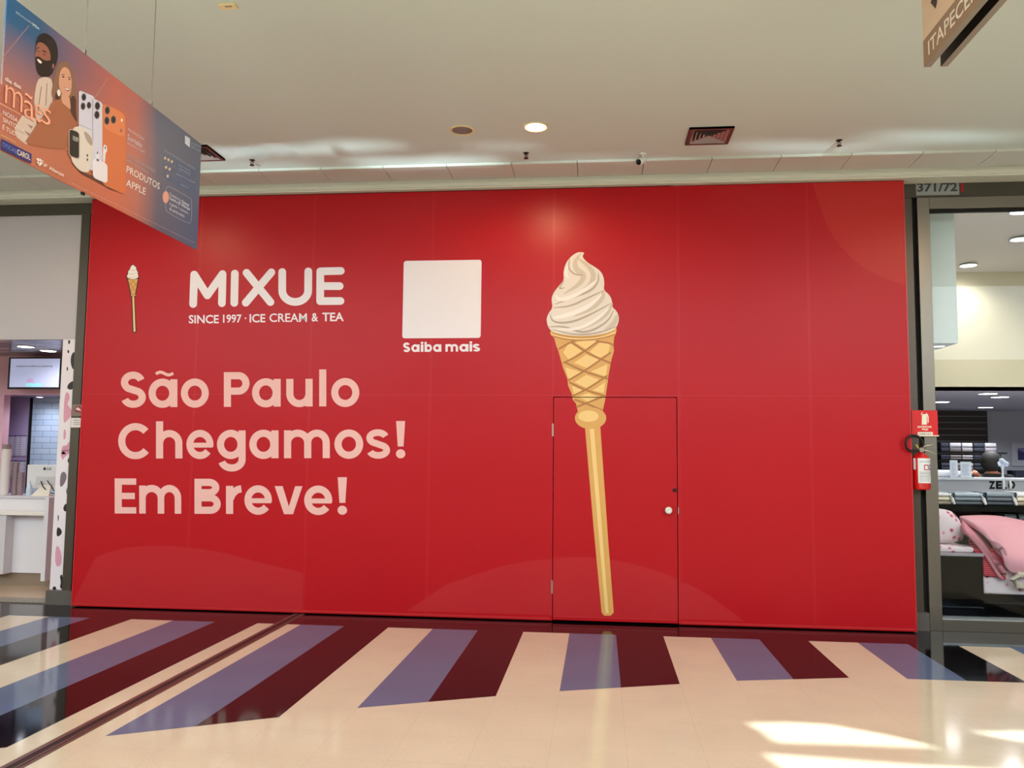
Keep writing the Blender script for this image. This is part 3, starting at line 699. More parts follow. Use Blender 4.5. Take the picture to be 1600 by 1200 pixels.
# thin rays of the background
bprint('light_ray', [Z4([(676, 482), (680, 484), (598, 610), (592, 606)]), Z4([(180, 160), (184, 160), (10, 372), (8, 366)])], 0.5, (176, 130, 116))
bprint('diagonal_band', [Z4([(0, 520), (240, 760), (620, 960), (0, 700)])], 0.3, (170, 100, 84))
bprint('background_stripe', [Z4([(300, 790), (436, 868), (436, 874), (300, 797)]), Z4([(250, 835), (436, 935), (436, 941), (250, 842)]), Z4([(0, 640), (130, 712), (130, 720), (0, 650)])], 0.6, (204, 140, 110))
# man
bprint('shirt_print', [smooth(Z4([(256, 486), (290, 478), (330, 500), (334, 620), (310, 700), (240, 770), (212, 660), (220, 560), (236, 500)]), 1), Z4([(140, 720), (230, 740), (225, 790), (165, 905), (105, 860), (90, 800)])], 1, (206, 184, 170))
bprint('shirt_fold', [Z4([(256, 540), (262, 540), (240, 700), (234, 700)]), Z4([(292, 520), (297, 520), (290, 660), (284, 660)]), Z4([(170, 775), (206, 790), (196, 806)]), Z4([(150, 815), (190, 836), (180, 850)])], 1.5, (150, 122, 108))
bprint('hair_print', [smooth(Z4([(270, 205), (300, 212), (340, 245), (360, 290), (364, 370), (340, 430), (318, 480), (255, 482), (232, 455), (222, 410), (226, 350), (220, 300), (232, 225)]), 2)], 2, (34, 22, 22))
bprint('face_print', [smooth(Z4([(240, 262), (270, 268), (304, 300), (318, 350), (312, 392), (278, 400), (236, 366), (222, 360), (216, 346), (228, 318), (224, 290)]), 2), smooth(Z4([(326, 400), (338, 396), (340, 425), (326, 430)]), 1)], 2.5, (148, 92, 74))
bprint('beard_print', [smooth(Z4([(222, 350), (250, 356), (272, 376), (300, 380), (316, 372), (318, 440), (290, 470), (252, 466), (230, 440), (222, 400)]), 2), Z4([(228, 300), (246, 294), (246, 300), (230, 306)]), Z4([(264, 312), (290, 322), (288, 330), (264, 320)]), smooth(Z4([(234, 318), (244, 316), (244, 322), (236, 324)]), 1), smooth(Z4([(270, 336), (286, 342), (282, 346), (270, 342)]), 1)], 3, (36, 20, 20))
bprint('smile_print', [smooth(Z4([(230, 366), (246, 372), (264, 388), (256, 400), (238, 386)]), 1)], 3.5, (226, 206, 196))
# woman
bprint('hair_print', [smooth(Z4([(396, 380), (425, 390), (450, 425), (464, 480), (482, 600), (478, 700), (486, 780), (440, 740), (400, 640), (350, 640), (320, 600), (330, 530), (345, 450), (365, 398)]), 2)], 4, (134, 98, 76))
bprint('hair_shadow', [smooth(Z4([(440, 600), (476, 600), (474, 700), (484, 770), (452, 730), (434, 670)]), 1), smooth(Z4([(340, 590), (372, 560), (380, 620), (352, 650)]), 1)], 4.3, (74, 44, 34))
bprint('blouse_print', [smooth(Z4([(366, 616), (400, 640), (440, 700), (480, 770), (482, 800), (440, 820), (436, 930), (330, 930), (150, 900), (190, 840), (240, 760), (300, 690), (320, 640)]), 1)], 4.6, (160, 96, 68))
bprint('face_print', [smooth(Z4([(396, 416), (425, 425), (440, 455), (450, 510), (445, 570), (432, 606), (405, 604), (376, 570), (366, 520), (374, 450)]), 2), smooth(Z4([(384, 576), (430, 600), (440, 640), (442, 690), (420, 668), (384, 640)]), 1)], 5, (206, 150, 124))
bprint('eye_print', [smooth(Z4([(388, 478), (402, 476), (404, 484), (390, 486)]), 1), smooth(Z4([(426, 490), (442, 494), (440, 500), (428, 498)]), 1), Z4([(384, 468), (402, 462), (404, 466), (386, 472)]), Z4([(424, 478), (444, 484), (443, 488), (424, 483)])], 5.5, (56, 34, 30))
bprint('mouth_print', [smooth(Z4([(398, 540), (420, 552), (442, 552), (436, 570), (414, 568)]), 1)], 5.5, (142, 60, 54))
bprint('smile_print', [smooth(Z4([(402, 544), (420, 555), (440, 555), (432, 563), (414, 561)]), 1)], 5.8, (240, 230, 224))
bprint('earring_print', [smooth(Z4([(362, 558), (374, 562), (380, 582), (372, 604), (362, 598), (356, 576)]), 1)], 6, (232, 226, 216))
# phones, watch, earbuds
def rr4(x0, y0, x1, y1, r, sl=0.0, n=5):      # rounded rect in crop px, sheared down to the right
    return [(x/4, (y + sl*(x-x0))/4) for x, y in rrect(x0, y0, x1, y1, r, n)]
def disc4(x, y, rx, ry): return [((x+rx*math.cos(k*PI/10))/4, (y+ry*math.sin(k*PI/10))/4) for k in range(20)]
bprint('phone_shadow', [Z4([(440, 1010), (520, 1075), (600, 1110), (700, 1172), (770, 1200), (766, 1206), (690, 1184), (590, 1125), (510, 1085)])], 6, (88, 52, 44))
bprint('white_phone', [rr4(492, 562, 592, 1030, 18, 0.42), rr4(582, 614, 642, 1100, 16, 0.5)], 6.5, (206, 204, 220))
bprint('phone_edge_line', [rr4(576, 615, 582, 900, 2, 0.4), rr4(494, 776, 576, 780, 1, 0.42)], 7.1, (160, 158, 180))
bprint('orange_phone', [rr4(640, 640, 786, 1152, 26, 0.46)], 7, (208, 112, 68))
bprint('camera_plateau', [rr4(646, 650, 780, 800, 30, 0.46)], 7.3, (220, 128, 82))
bprint('camera_lens_ring', [disc4(524, 607, 15, 24), disc4(519, 664, 15, 24), disc4(556, 658, 14, 22), disc4(609, 662, 17, 26), disc4(606, 718, 17, 26), disc4(671, 690, 17, 27), disc4(668, 754, 17, 27), disc4(709, 748, 17, 26), disc4(757, 816, 7, 11)], 7.8, (120, 110, 110))
bprint('camera_lens', [disc4(524, 607, 12, 19), disc4(519, 664, 12, 19), disc4(556, 658, 11, 18), disc4(609, 662, 13, 21), disc4(606, 718, 13, 21), disc4(671, 690, 13, 21), disc4(668, 754, 13, 21), disc4(709, 748, 13, 21)], 8.1, (26, 26, 32))
bprint('flash_print', [disc4(761, 751, 6, 10)], 8.2, (240, 226, 200))
bprint('watch_band', [smooth(Z4([(445, 800), (500, 786), (550, 812), (582, 870), (584, 960), (560, 1030), (560, 1078), (510, 1075), (470, 1040), (440, 990)]), 2)], 8.5, (216, 206, 196))
bprint('watch_band_shadow', [smooth(Z4([(520, 815), (556, 836), (580, 880), (576, 920), (540, 880)]), 1)], 8.8, (168, 152, 140))
bprint('watch_case', [rr4(430, 800, 500, 978, 22, 0.36)], 9, (196, 180, 170))
bprint('watch_screen', [rr4(434, 806, 494, 972, 18, 0.36)], 9.3, (28, 26, 26))
bprint('watch_hole', [disc4(546, 972, 5, 9), disc4(546, 998, 5, 9)], 9, (70, 60, 56))
bprint('earbud_case', [rr4(580, 985, 672, 1110, 22, 0.42), smooth(Z4([(650, 902), (668, 912), (670, 945), (660, 955), (656, 1020), (642, 1016), (644, 930)]), 1), smooth(Z4([(598, 940), (616, 950), (620, 985), (612, 1010), (598, 1006)]), 1)], 9, (226, 220, 226))
bprint('earbud_mark', [disc4(609, 955, 4, 9), disc4(658, 924, 4, 9), Z4([(604, 990), (618, 997), (616, 1010), (604, 1004)])], 9.4, (70, 74, 110))
def btext(name, lines, k, rgb):
    mb = MB()
    for t, TL, TR, BL, bd in lines:
        fit_text(mb, t, bq(TL[0]/4, TL[1]/4, k), bq(TR[0]/4, TR[1]/4, k), bq(BL[0]/4, BL[1]/4, k), bd)
        mb.done(name, mat('banner_%02x%02x%02x' % rgb, rgb), ban); mb = MB()
    return None
    mb.done(name, mat('banner_%02x%02x%02x' % rgb, rgb), ban)
btext('watch_time', [('10:09', (456, 846), (488, 860), (456, 876), 0)], 9.6, (226, 226, 220))
btext('hashtag_lettering', [('#Sentudo', (98, 66), (200, 138), (100, 82), 0), ('Mãe', (202, 140), (244, 168), (204, 160), 0.03)], 1, (170, 190, 205))
btext('small_title', [('dia', (32, 476), (74, 502), (32, 502), 0.02), ('das', (84, 506), (130, 530), (86, 534), 0.02)], 10, (226, 206, 200))
btext('title_lettering', [('m', (36, 524), (144, 590), (30, 640), -0.01), ('ã', (150, 570), (216, 612), (150, 722), -0.01), ('e', (222, 640), (262, 664), (218, 750), -0.01), ('s', (268, 668), (322, 694), (258, 764), -0.01)], 10, (240, 166, 136))
btext('motto_lettering', [('NOSSA', (20, 686), (112, 738), (18, 716), 0.01), ('SINTONIA', (20, 732), (156, 806), (18, 760), 0.01), ('É TUDO', (18, 772), (124, 832), (14, 806), 0.01)], 10, (222, 196, 190))
btext('sponsor_heading', [('PATROCÍNIO', (10, 838), (100, 884), (8, 850), 0)], 10, (214, 190, 130))
bprint('optician_plate', [Z4([(8, 866), (198, 962), (196, 1022), (6, 934)])], 10, (38, 44, 112))
btext('optician_lettering', [('ÓTICAS|', (14, 880), (106, 928), (14, 922), 0)], 10.5, (110, 132, 196))
btext('optician_name_lettering', [('CAROL', (108, 930), (190, 968), (108, 966), 0.025)], 10.5, (216, 196, 176))
bprint('diamond_logo', [Z4([(226, 990), (240, 988), (248, 1008), (236, 1006)]), Z4([(244, 989), (258, 996), (258, 1014), (250, 1009)]), Z4([(262, 998), (272, 1008), (262, 1016)]), Z4([(228, 1008), (244, 1014), (244, 1036)]), Z4([(248, 1014), (270, 1018), (246, 1040)])], 10, (236, 226, 218), whole=True)
btext('jeweller_lettering', [('JF', (272, 1016), (296, 1030), (270, 1040), 0.01), ('Alianças', (308, 1036), (400, 1082), (306, 1064), 0.01)], 10, (236, 220, 210))
btext('promotion_lettering', [('PROMOÇÃO', (802, 796), (902, 862), (800, 818), 0), ('Sorteio', (798, 836), (888, 890), (796, 872), 0.01), ('28.04/24 A 12/05', (794, 884), (904, 944), (794, 898), 0)], 2, (196, 190, 196))
btext('entry_lettering', [('ENVIE SUAS NOTAS PELO', (794, 956), (970, 1060), (792, 978), 0), ('APP E CONCORRA A', (792, 988), (930, 1070), (790, 1008), 0)], 2, (160, 160, 172))
btext('prize_lettering', [('PRODUTOS', (794, 1034), (1000, 1146), (790, 1076), 0.0), ('APPLE', (792, 1118), (912, 1178), (788, 1160), 0.0)], 2, (232, 228, 226))
z2 = lambda x, y: (x, y+400)       # crop 2 of the banner: same scale, shifted 100 px down
btext('prize_lettering', [], 2, (232, 228, 226)) if False else None
bprint('shopping_logo', [Z4([(1156, 846), (1188, 866), (1186, 922), (1156, 896)])], 2, (206, 214, 226))
btext('shopping_lettering', [('SHOPPING', (1196, 888), (1250, 912), (1196, 900), 0), ('CAMPO LIMPO', (1194, 906), (1252, 938), (1194, 922), 0)], 2, (150, 164, 190))
btext('table_heading', [('Como funciona seu cadastro', (1030, 930), (1220, 1048), (1028, 944), 0)], 2, (150, 160, 182))
stars = []
def star(x, y, r): return [((x+(r if k % 2 == 0 else r*.45)*math.sin(k*PI/5))/4, (y-(r if k % 2 == 0 else r*.45)*1.25*math.cos(k*PI/5)+0.5*0)/4) for k in range(10)]
bprint('star_print', [star(1032, 988, 11), star(1053, 999, 11), star(1074, 1010, 11), star(1038, 1046, 11), star(1060, 1057, 11), star(1048, 1101, 11)], 2, (224, 196, 150))
bprint('table_cell', [Z4([(1020, 962), (1090, 1000), (1090, 1034), (1020, 996)]), Z4([(1098, 1004), (1222, 1070), (1222, 1120), (1098, 1050)]), Z4([(1020, 1020), (1090, 1058), (1090, 1088), (1020, 1054)]), Z4([(1098, 1064), (1222, 1132), (1222, 1170), (1098, 1104)]), Z4([(1020, 1074), (1090, 1112), (1090, 1142), (1020, 1108)]), Z4([(1098, 1120), (1222, 1182), (1222, 1222), (1098, 1160)])], 1, (76, 96, 130))
btext('table_lettering', [('Iphone 17 Pro Max', (1118, 1026), (1190, 1064), (1118, 1040), 0), ('Apple Watch SE', (1118, 1046), (1190, 1084), (1118, 1060), 0), ('Iphone 17 Pro 256GB', (1104, 1080), (1218, 1138), (1104, 1094), 0), ('Iphone 17', (1132, 1148), (1178, 1170), (1132, 1160), 0)], 2, (168, 178, 198))
fr_ = [(1036, 1180), (1046, 1164), (1060, 1166), (1186, 1236), (1200, 1254), (1196, 1390), (1180, 1398), (1050, 1330), (1034, 1306)]
bprint('callout_frame', stroke_polys([(x/4, y/4) for x, y in smooth(fr_, 2)], 0.5, closed=True), 2, (170, 186, 210), whole=True)
bprint('callout_coin', [disc4(1036, 1232, 20, 38)], 2.5, (224, 160, 136))
btext('callout_lettering', [('Compre na', (1060, 1200), (1128, 1240), (1058, 1224), 0), ('Óticas', (1134, 1244), (1182, 1270), (1134, 1266), 0.02), ('Carol e JF Alianças', (1060, 1226), (1188, 1298), (1058, 1250), 0.02), ('e ganhe 1 número', (1060, 1260), (1176, 1322), (1058, 1284), 0), ('da sorte extra', (1060, 1290), (1154, 1340), (1058, 1312), 0)], 2, (214, 220, 228))
btext('terms_lettering', [('PROMOÇÃO VÁLIDA PARA COMPRAS DE 28/04 A 12/05. CONSULTE O REGULAMENTO COMPLETO NO APLICATIVO', (452, 1142), (1216, 1514), (450, 1150), 0)], 2, (204, 176, 170))

# ================================================================== HANGING DIRECTION SIGN (upper right)
SX = 6.0
m_s1 = mat('sign_cream', (226, 196, 164), 0.5); m_s2 = mat('sign_brown', (150, 120, 92), 0.5); m_se = mat('sign_edge', (140, 130, 118), 0.5); m_sd = mat('sign_back_black', (20, 12, 10), 0.5)
sgn = thing('hanging_sign', 'cream and brown double panel direction sign hanging at the upper right corner', 'sign', (SX, -4, ZC))
MB().box(SX, -5.4, 3.622, SX+0.034, -3.415, 4.20).done('front_panel', m_se, sgn)
MB().box(SX-0.002, -5.4, 3.765, SX, -3.415, 4.20).done('cream_face', m_s1, sgn)
MB().box(SX-0.002, -5.4, 3.622, SX, -3.415, 3.765).done('brown_face', m_s2, sgn)
MB().box(SX+0.085, -5.4, 3.622, SX+0.119, -3.415, 4.20).done('rear_panel', m_se, sgn)
MB().box(SX+0.083, -5.4, 3.622, SX+0.085, -3.415, 4.20).done('rear_panel_face', m_sd, sgn)
MB().box(SX+0.034, -5.3, 4.12, SX+0.083, -5.2, ZC).box(SX+0.034, -4.0, 4.12, SX+0.083, -3.9, ZC).done('hanger', m_se, sgn)
mb = MB(); ty = -3.485
fit_text(mb, 'ITAPECERICA', (SX-0.004, ty, 3.730), (SX-0.004, ty-0.80, 3.730), (SX-0.004, ty, 3.652), 0.012)
mb.done('sign_lettering', mat('sign_white', (240, 226, 206), 0.5), sgn)
p0 = PX(1460, 2, SX-0.004)
MB().poly([(SX-0.004, p0.y+0.05, p0.z+0.02), (SX-0.004, p0.y-0.01, p0.z-0.045), (SX-0.004, p0.y-0.04, p0.z+0.0), (SX-0.004, p0.y-0.20, p0.z+0.10), (SX-0.004, p0.y-0.18, p0.z+0.14)]).done('arrow_mark', mat('sign_arrow', (60, 34, 30), 0.5), sgn)

# ================================================================== SIGNS AND EXTINGUISHER ON THE RIGHT PILASTER
ss = thing('unit_number_sign', 'small silver sign reading 371/72 on the dark header right of the hoarding', 'sign', (7.43, Y0, 4.07))
a = PY(1431, 284, Y0-0.004); b = PY(1499, 304, Y0-0.004)
MB().box(a.x, Y0-0.004, b.z, b.x, Y0, a.z).done('plate', mat('sign_silver', (150, 152, 152), 0.35, 0.3), ss)
mb = MB(); fit_text(mb, '371/72', PY(1433, 286, Y0-0.006), PY(1496, 285, Y0-0.006), PY(1433, 300, Y0-0.006), 0.03); mb.done('numerals', mat('numeral_grey', (56, 58, 62), 0.5), ss)
c0 = PY(1501, 286, Y0-0.004); MB().box(c0.x, Y0-0.003, c0.z-0.085, c0.x+0.028, Y0, c0.z).done('red_tab', mat('tab_red', (150, 24, 26), 0.5), ss)
m_sr = mat('sign_red', (214, 14, 12), 0.4); m_sw = mat('sign_ivory', (236, 228, 206), 0.5)
YE = Y0-0.03
fs_ = thing('extinguisher_sign', 'red fire extinguisher sign reading EXTINTOR PQS fixed above the extinguisher', 'sign', (7.25, YE, 1.87))
a = PY(1424, 641, YE); b = PY(1466, 682, YE)
MB().box(a.x, YE, b.z, b.x, YE+0.004, a.z).box(a.x+0.05, YE+0.004, b.z+0.05, b.x-0.06, Y0-0.009, a.z-0.05).done('plate', m_sr, fs_)
E8 = lambda x, y, k=1: PY(1410+x/8, 630+y/8, YE-0.0007*k)
mb = MB()
mb.poly([E8(*q) for q in [(245, 150), (250, 135), (262, 132), (262, 118), (252, 120), (234, 150), (232, 140), (248, 108), (262, 104), (276, 112), (300, 122), (318, 140), (328, 170), (328, 245), (315, 245), (314, 175), (305, 148), (290, 136), (278, 132), (296, 138), (306, 155), (306, 268), (242, 268)]])
mb.done('extinguisher_symbol', m_sw, fs_)
mb = MB(); fit_text(mb, 'EXTINTOR', E8(192, 284), E8(368, 284), E8(192, 308), 0.04); fit_text(mb, 'PQS', E8(246, 316), E8(322, 316), E8(246, 342), 0.04); mb.done('sign_lettering', m_sw, fs_)
mb = MB(); mb.poly([E8(192, 360), E8(380, 360), E8(380, 400), E8(192, 400)]); mb.done('paper_tag', m_sw, fs_)
mb = MB(); mb.poly([E8(130, 402), E8(458, 402), E8(458, 414), E8(130, 414)]); mb.done('white_rule', m_sw, fs_)
mb = MB(); fit_text(mb, 'CLASSE A B C', E8(208, 374, 2), E8(362, 374, 2), E8(208, 394, 2), 0.01); mb.done('tag_lettering', mat('numeral_grey', (56, 58, 62)), fs_)
ex = PY(1439, 765, Y0-0.10); ez0 = ex.z; xx, yy = PY(1439.5, 740, Y0-0.10).x, Y0-0.10
fe = thing('fire_extinguisher', 'red fire extinguisher with white label and black hose hung on the right pilaster', 'fire extinguisher', (xx, yy, ez0))
tz = PY(1440, 708, yy).z; R_ = 0.075
m_er = mat('extinguisher_red', (200, 16, 18), 0.18, coat=0.5); m_lbl = mat('label_white', (226, 226, 224), 0.4); m_chr = mat('valve_metal', (176, 168, 150), 0.25, 0.9); m_hose = mat('hose_black', (20, 18, 18), 0.4)
Hc = tz-ez0
MB().lathe([(0, 0), (R_*.9, 0), (R_*.97, 0.006), (R_*.97, 0.02), (R_, 0.026), (R_, Hc-0.07), (R_*.93, Hc-0.04), (R_*.70, Hc-0.015), (R_*.35, Hc), (R_*.30, Hc+0.012), (0, Hc+0.012)], (xx, yy, ez0), n=40).done('cylinder_body', m_er, fe, smooth=True)
def wrap(name, x0, x1, z0, z1, m, k, par):     # label patch curved round the body, angles in degrees from the viewer side
    mb = MB(); n = 12; r = R_+0.0008*k; rows = []
    for i in range(n+1):
        a = math.radians(-90 + x0 + (x1-x0)*i/n); rows.append((Vector((xx+r*math.cos(a), yy+r*math.sin(a), z0)), Vector((xx+r*math.cos(a), yy+r*math.sin(a), z1))))
    for p_, q_ in zip(rows, rows[1:]): mb.face([p_[0], q_[0], q_[1], p_[1]])
    return mb.done(name, m, par)
zl = lambda y: PY(1440, 630+y/8, yy-R_).z
lb = wrap('label', -40, 75, zl(1000), zl(688), m_lbl, 1, fe)
wrap('class_square', -2, 32, zl(838), zl(768), mat('class_red', (176, 40, 40), 0.5), 2, lb)
wrap('class_square', 40, 72, zl(838), zl(768), mat('class_blue', (40, 60, 150), 0.5), 2, lb)
wrap('class_disc', 4, 24, zl(826), zl(780), m_lbl, 3, lb)
wrap('class_disc', 48, 64, zl(815), zl(782), m_lbl, 3, lb)
for yq in (722, 734, 858, 870, 882, 898, 912, 924, 940, 956, 972): wrap('text_line', -30, 60 if yq % 4 else 40, zl(yq+4), zl(yq), mat('label_grey_text', (120, 120, 124)), 2, lb)
wrap('side_label', -75, -55, zl(830), zl(690), m_lbl, 1, fe)
vz = ez0+Hc+0.012
MB().lathe([(0.020, 0), (0.022, 0.008), (0.018, 0.012), (0.018, 0.03), (0.012, 0.036), (0, 0.036)], (xx, yy, vz), n=20).cyl((xx, yy-0.03, vz+0.02), (xx, yy, vz+0.02), 0.013, n=18).done('valve', m_chr, fe, smooth=True)
MB().lathe([(0, 0), (0.022, 0), (0.022, 0.01), (0, 0.01)], (xx-0.002, yy-0.028, vz+0.018), (0, -1, 0), n=20).done('pressure_gauge', mat('gauge_grey', (150, 140, 130), 0.3), fe, smooth=True)
MB().tube([(xx, yy-0.01, vz+0.03), (xx+0.03, yy-0.012, vz+0.05), (xx+0.075, yy-0.014, vz+0.06), (xx+0.10, yy-0.015, vz+0.066)], [0.008, 0.007, 0.006, 0.005]).done('lever', m_chr, fe, smooth=True)
MB().tube([(xx, yy-0.01, vz+0.01), (xx+0.04, yy-0.012, vz+0.012), (xx+0.08, yy-0.014, vz+0.0), (xx+0.115, yy-0.015, vz-0.022)], [0.009, 0.008, 0.006, 0.005]).done('carry_handle', m_chr, fe, smooth=True)
MB().tube([(xx-0.025, yy-0.02, vz+0.03), (xx-0.045, yy-0.02, vz+0.065)], 0.007).done('safety_pin', mat('pin_yellow', (200, 170, 60), 0.4), fe, smooth=True)
hp_ = smooth([(245, 545), (258, 500), (235, 450), (190, 410), (130, 398), (80, 415), (45, 460), (38, 520), (60, 575), (110, 600), (165, 598), (200, 590)], 2, False)
MB().tube([PY(1410+x/8, 630+y/8, yy-0.035-0.05*math.sin(PI*i/len(hp_))) for i, (x, y) in enumerate(hp_)], 0.011).done('hose', m_hose, fe, smooth=True)
MB().box(xx-0.02, yy+R_-0.002, vz-0.16, xx+0.02, Y0+0.012, vz-0.10).done('wall_bracket', m_chr, fe)

# ================================================================== LEFT SHOP (milkshake kiosk)
m_lp = mat('shop_pink', (226, 172, 182), 0.5); m_lw = mat('counter_white', (226, 220, 222), 0.35); m_lil = mat('shop_lilac', (196, 176, 216), 0.5)
m_fas = mat('fascia_grey_white', (186, 178, 180), 0.45)
Y1 = Y0+0.02
fz0 = PY(60, 530.5, Y1).z; fz1 = PY(60, 336, Y1).z
fa = tag(MB().box(-9, Y1, fz0, -1.105, Y1+0.06, fz1).done('fascia_panel', m_fas, bevel=0.002), 'plain pale grey fascia panel above the pink shop at left', 'panel')
YB = 2.2                                         # rear bulkhead
czl = PY(60, 556, YB).z
struct(MB().box(-9, Y1+0.065, czl, -0.9, 4.2, czl+0.1).done('ceiling_left_shop', (lambda: (lambda m: m)(mat('ribbed_grey_ceiling', (120, 116, 126), 0.25, 0.6)))()))
m_ = MC['ribbed_grey_ceiling']; nt = m_.node_tree; bs = nt.nodes['Principled BSDF']; tcn = nt.nodes['Texture Coordinate']
mpn = nt.nodes.new('ShaderNodeMapping'); mpn.inputs['Scale'].default_value = (0.8, 5, 1); nz = nt.nodes.new('ShaderNodeTexNoise'); nz.inputs['Scale'].default_value = 2.5; nz.inputs['Distortion'].default_value = 1.2
rp = nt.nodes.new('ShaderNodeValToRGB'); rp.color_ramp.elements[0].position = 0.40; rp.color_ramp.elements[0].color = (0.02, 0.02, 0.03, 1); rp.color_ramp.elements[1].position = 0.62; rp.color_ramp.elements[1].color = (0.6, 0.56, 0.6, 1)
nt.links.new(tcn.outputs['Object'], mpn.inputs[0]); nt.links.new(mpn.outputs[0], nz.inputs[0]); nt.links.new(nz.outputs['Fac'], rp.inputs[0]); nt.links.new(rp.outputs[0], bs.inputs['Base Color'])
# floor of the shop: threshold and tan tiles
m_tan = mat('tan_tile', (196, 170, 144), 0.3, noise=0.08, nscale=4)
struct(MB().box(-9, 0.16, 0, -1.235, 0.30, 0.022).done('trim_12', mat('speckled_threshold', (150, 138, 126), 0.4, noise=0.6, nscale=90)), 'speckled granite threshold of the left shop')
struct(MB().box(-9, 0.30, 0, -1.0, 4.2, 0.02).done('floor_left_shop', m_tan))
# cow print pier
pier = struct(thing('trim_13', 'white pier with black and pink cow print beside the left shop', 'x', (-1.17, Y1, 0))); del pier['category']
x0, x1 = -1.225, -1.09
MB().box(x0, Y1, 0.14, x1, Y1+0.22, fz0+0.0).box(x0-0.02, Y1, 0.14, x0, Y1+0.25, fz0).done('pier_core', mat('pier_white', (230, 218, 220), 0.35), pier)
K = 1200/220
def pb(name, pts, m, o=(0, 500), s=873/160, k=1):
    mb = MB()
    q_ = smooth(pts, 2)
    P3 = [PY(o[0]+x/s, o[1]+y/s, Y1-0.0006*k) for x, y in q_]
    for p_ in P3: p_.x = min(max(p_.x, x0-0.018), x1)
    mb.poly(P3); return mb.done(name, m, pier)
m_cb = mat('cow_black', (30, 22, 24), 0.35); m_cp = mat('cow_pink', (214, 150, 168), 0.35); m_cg = mat('cow_mauve', (120, 104, 112), 0.35)
pb('black_patch', [(640, 262), (610, 290), (600, 350), (612, 410), (640, 432)], m_cb)
pb('black_patch', [(632, 515), (590, 535), (568, 575), (590, 596), (628, 590)], m_cb)
pb('black_patch', [(575, 250), (590, 260), (590, 280), (575, 285)], m_cb); pb('black_patch', [(568, 395), (580, 405), (580, 430), (568, 436)], m_cb)
pb('black_patch', [(580, 172), (602, 172), (595, 205), (582, 206)], m_cb)
pb('pink_patch', [(560, 610), (590, 625), (596, 670), (570, 720), (612, 760), (608, 820), (560, 870), (540, 880), (545, 700)], m_cp)
pb('pink_patch', [(545, 920), (565, 950), (560, 1010), (538, 1030)], m_cp); pb('pink_patch', [(596, 1020), (600, 1130), (560, 1160), (530, 1200), (520, 1130), (560, 1080)], m_cp)
o4 = dict(o=(0, 680), s=4)
pb('pink_patch', [(385, 60), (430, 70), (436, 110), (400, 120), (380, 150)], m_cp, **o4)
pb('black_patch', [(436, 132), (418, 160), (436, 184)], m_cb, **o4)
pb('mauve_patch', [(378, 235), (405, 225), (420, 260), (400, 310), (372, 330)], m_cg, **o4)
pb('black_patch', [(424, 320), (410, 350), (422, 380)], m_cg, **o4)
pb('black_patch', [(418, 420), (396, 445), (396, 470), (416, 482)], m_cb, **o4)
pb('black_patch', [(360, 490), (370, 510), (362, 550)], m_cb, **o4)
pb('black_patch', [(356, 568), (386, 590), (386, 620), (352, 640)], m_cb, **o4)
pb('pink_patch', [(348, 686), (372, 700), (390, 770), (375, 825), (343, 815)], m_cp, **o4)
pb('black_patch', [(392, 865), (372, 880), (382, 920), (372, 950), (392, 968)], m_cb, **o4)
pb('black_patch', [(328, 950), (345, 942), (356, 966), (328, 966)], m_cb, **o4)
# small plates on the pilaster
pp = thing('notice_plate', 'small bronze plate with red and white emblem on the left pilaster', 'plate', (-1.03, Y0-0.02, 1.75))
a = PY(113, 632, Y0-0.023); b = PY(128, 650, Y0-0.023)
MB().box(a.x, Y0-0.026, b.z, b.x, Y0-0.02, a.z).done('plate', mat('plate_bronze', (128, 108, 96), 0.4), pp)
MB().poly([PY(x, y, Y0-0.027) for x, y in smooth([(117, 640), (121, 636), (125, 638), (127, 643), (122, 641)], 1)]).done('emblem', mat('emblem_pinkish', (230, 190, 190), 0.5), pp)
MB().poly([PY(x, y, Y0-0.0268) for x, y in smooth([(115, 640), (121, 634), (127, 636), (128, 646), (123, 644), (119, 644)], 1)]).done('emblem_edge', mat('emblem_red', (130, 30, 34), 0.5), pp)
np_ = thing('notice_card', 'small white printed card under the bronze plate on the left pilaster', 'card', (-1.03, Y0-0.02, 1.65))
a = PY(111.5, 653, Y0-0.023); b = PY(127, 668, Y0-0.023)
MB().box(a.x, Y0-0.025, b.z, b.x, Y0-0.02, a.z).done('card', mat('card_white', (226, 214, 206), 0.5), np_)
mb = MB(); fit_text(mb, 'AVISO', PY(117, 655.5, Y0-0.026), PY(124, 655.5, Y0-0.026), PY(117, 657.5, Y0-0.026)) if False else None
for k, yy_ in enumerate((656, 659.5, 662.5)): a = PY(115, yy_, Y0-0.026); b = PY(125, yy_+1, Y0-0.026); mb.box(a.x, Y0-0.0262, b.z, b.x, Y0-0.025, a.z)
mb.done('text_lines', mat('label_grey_text', (120, 120, 124)), np_)
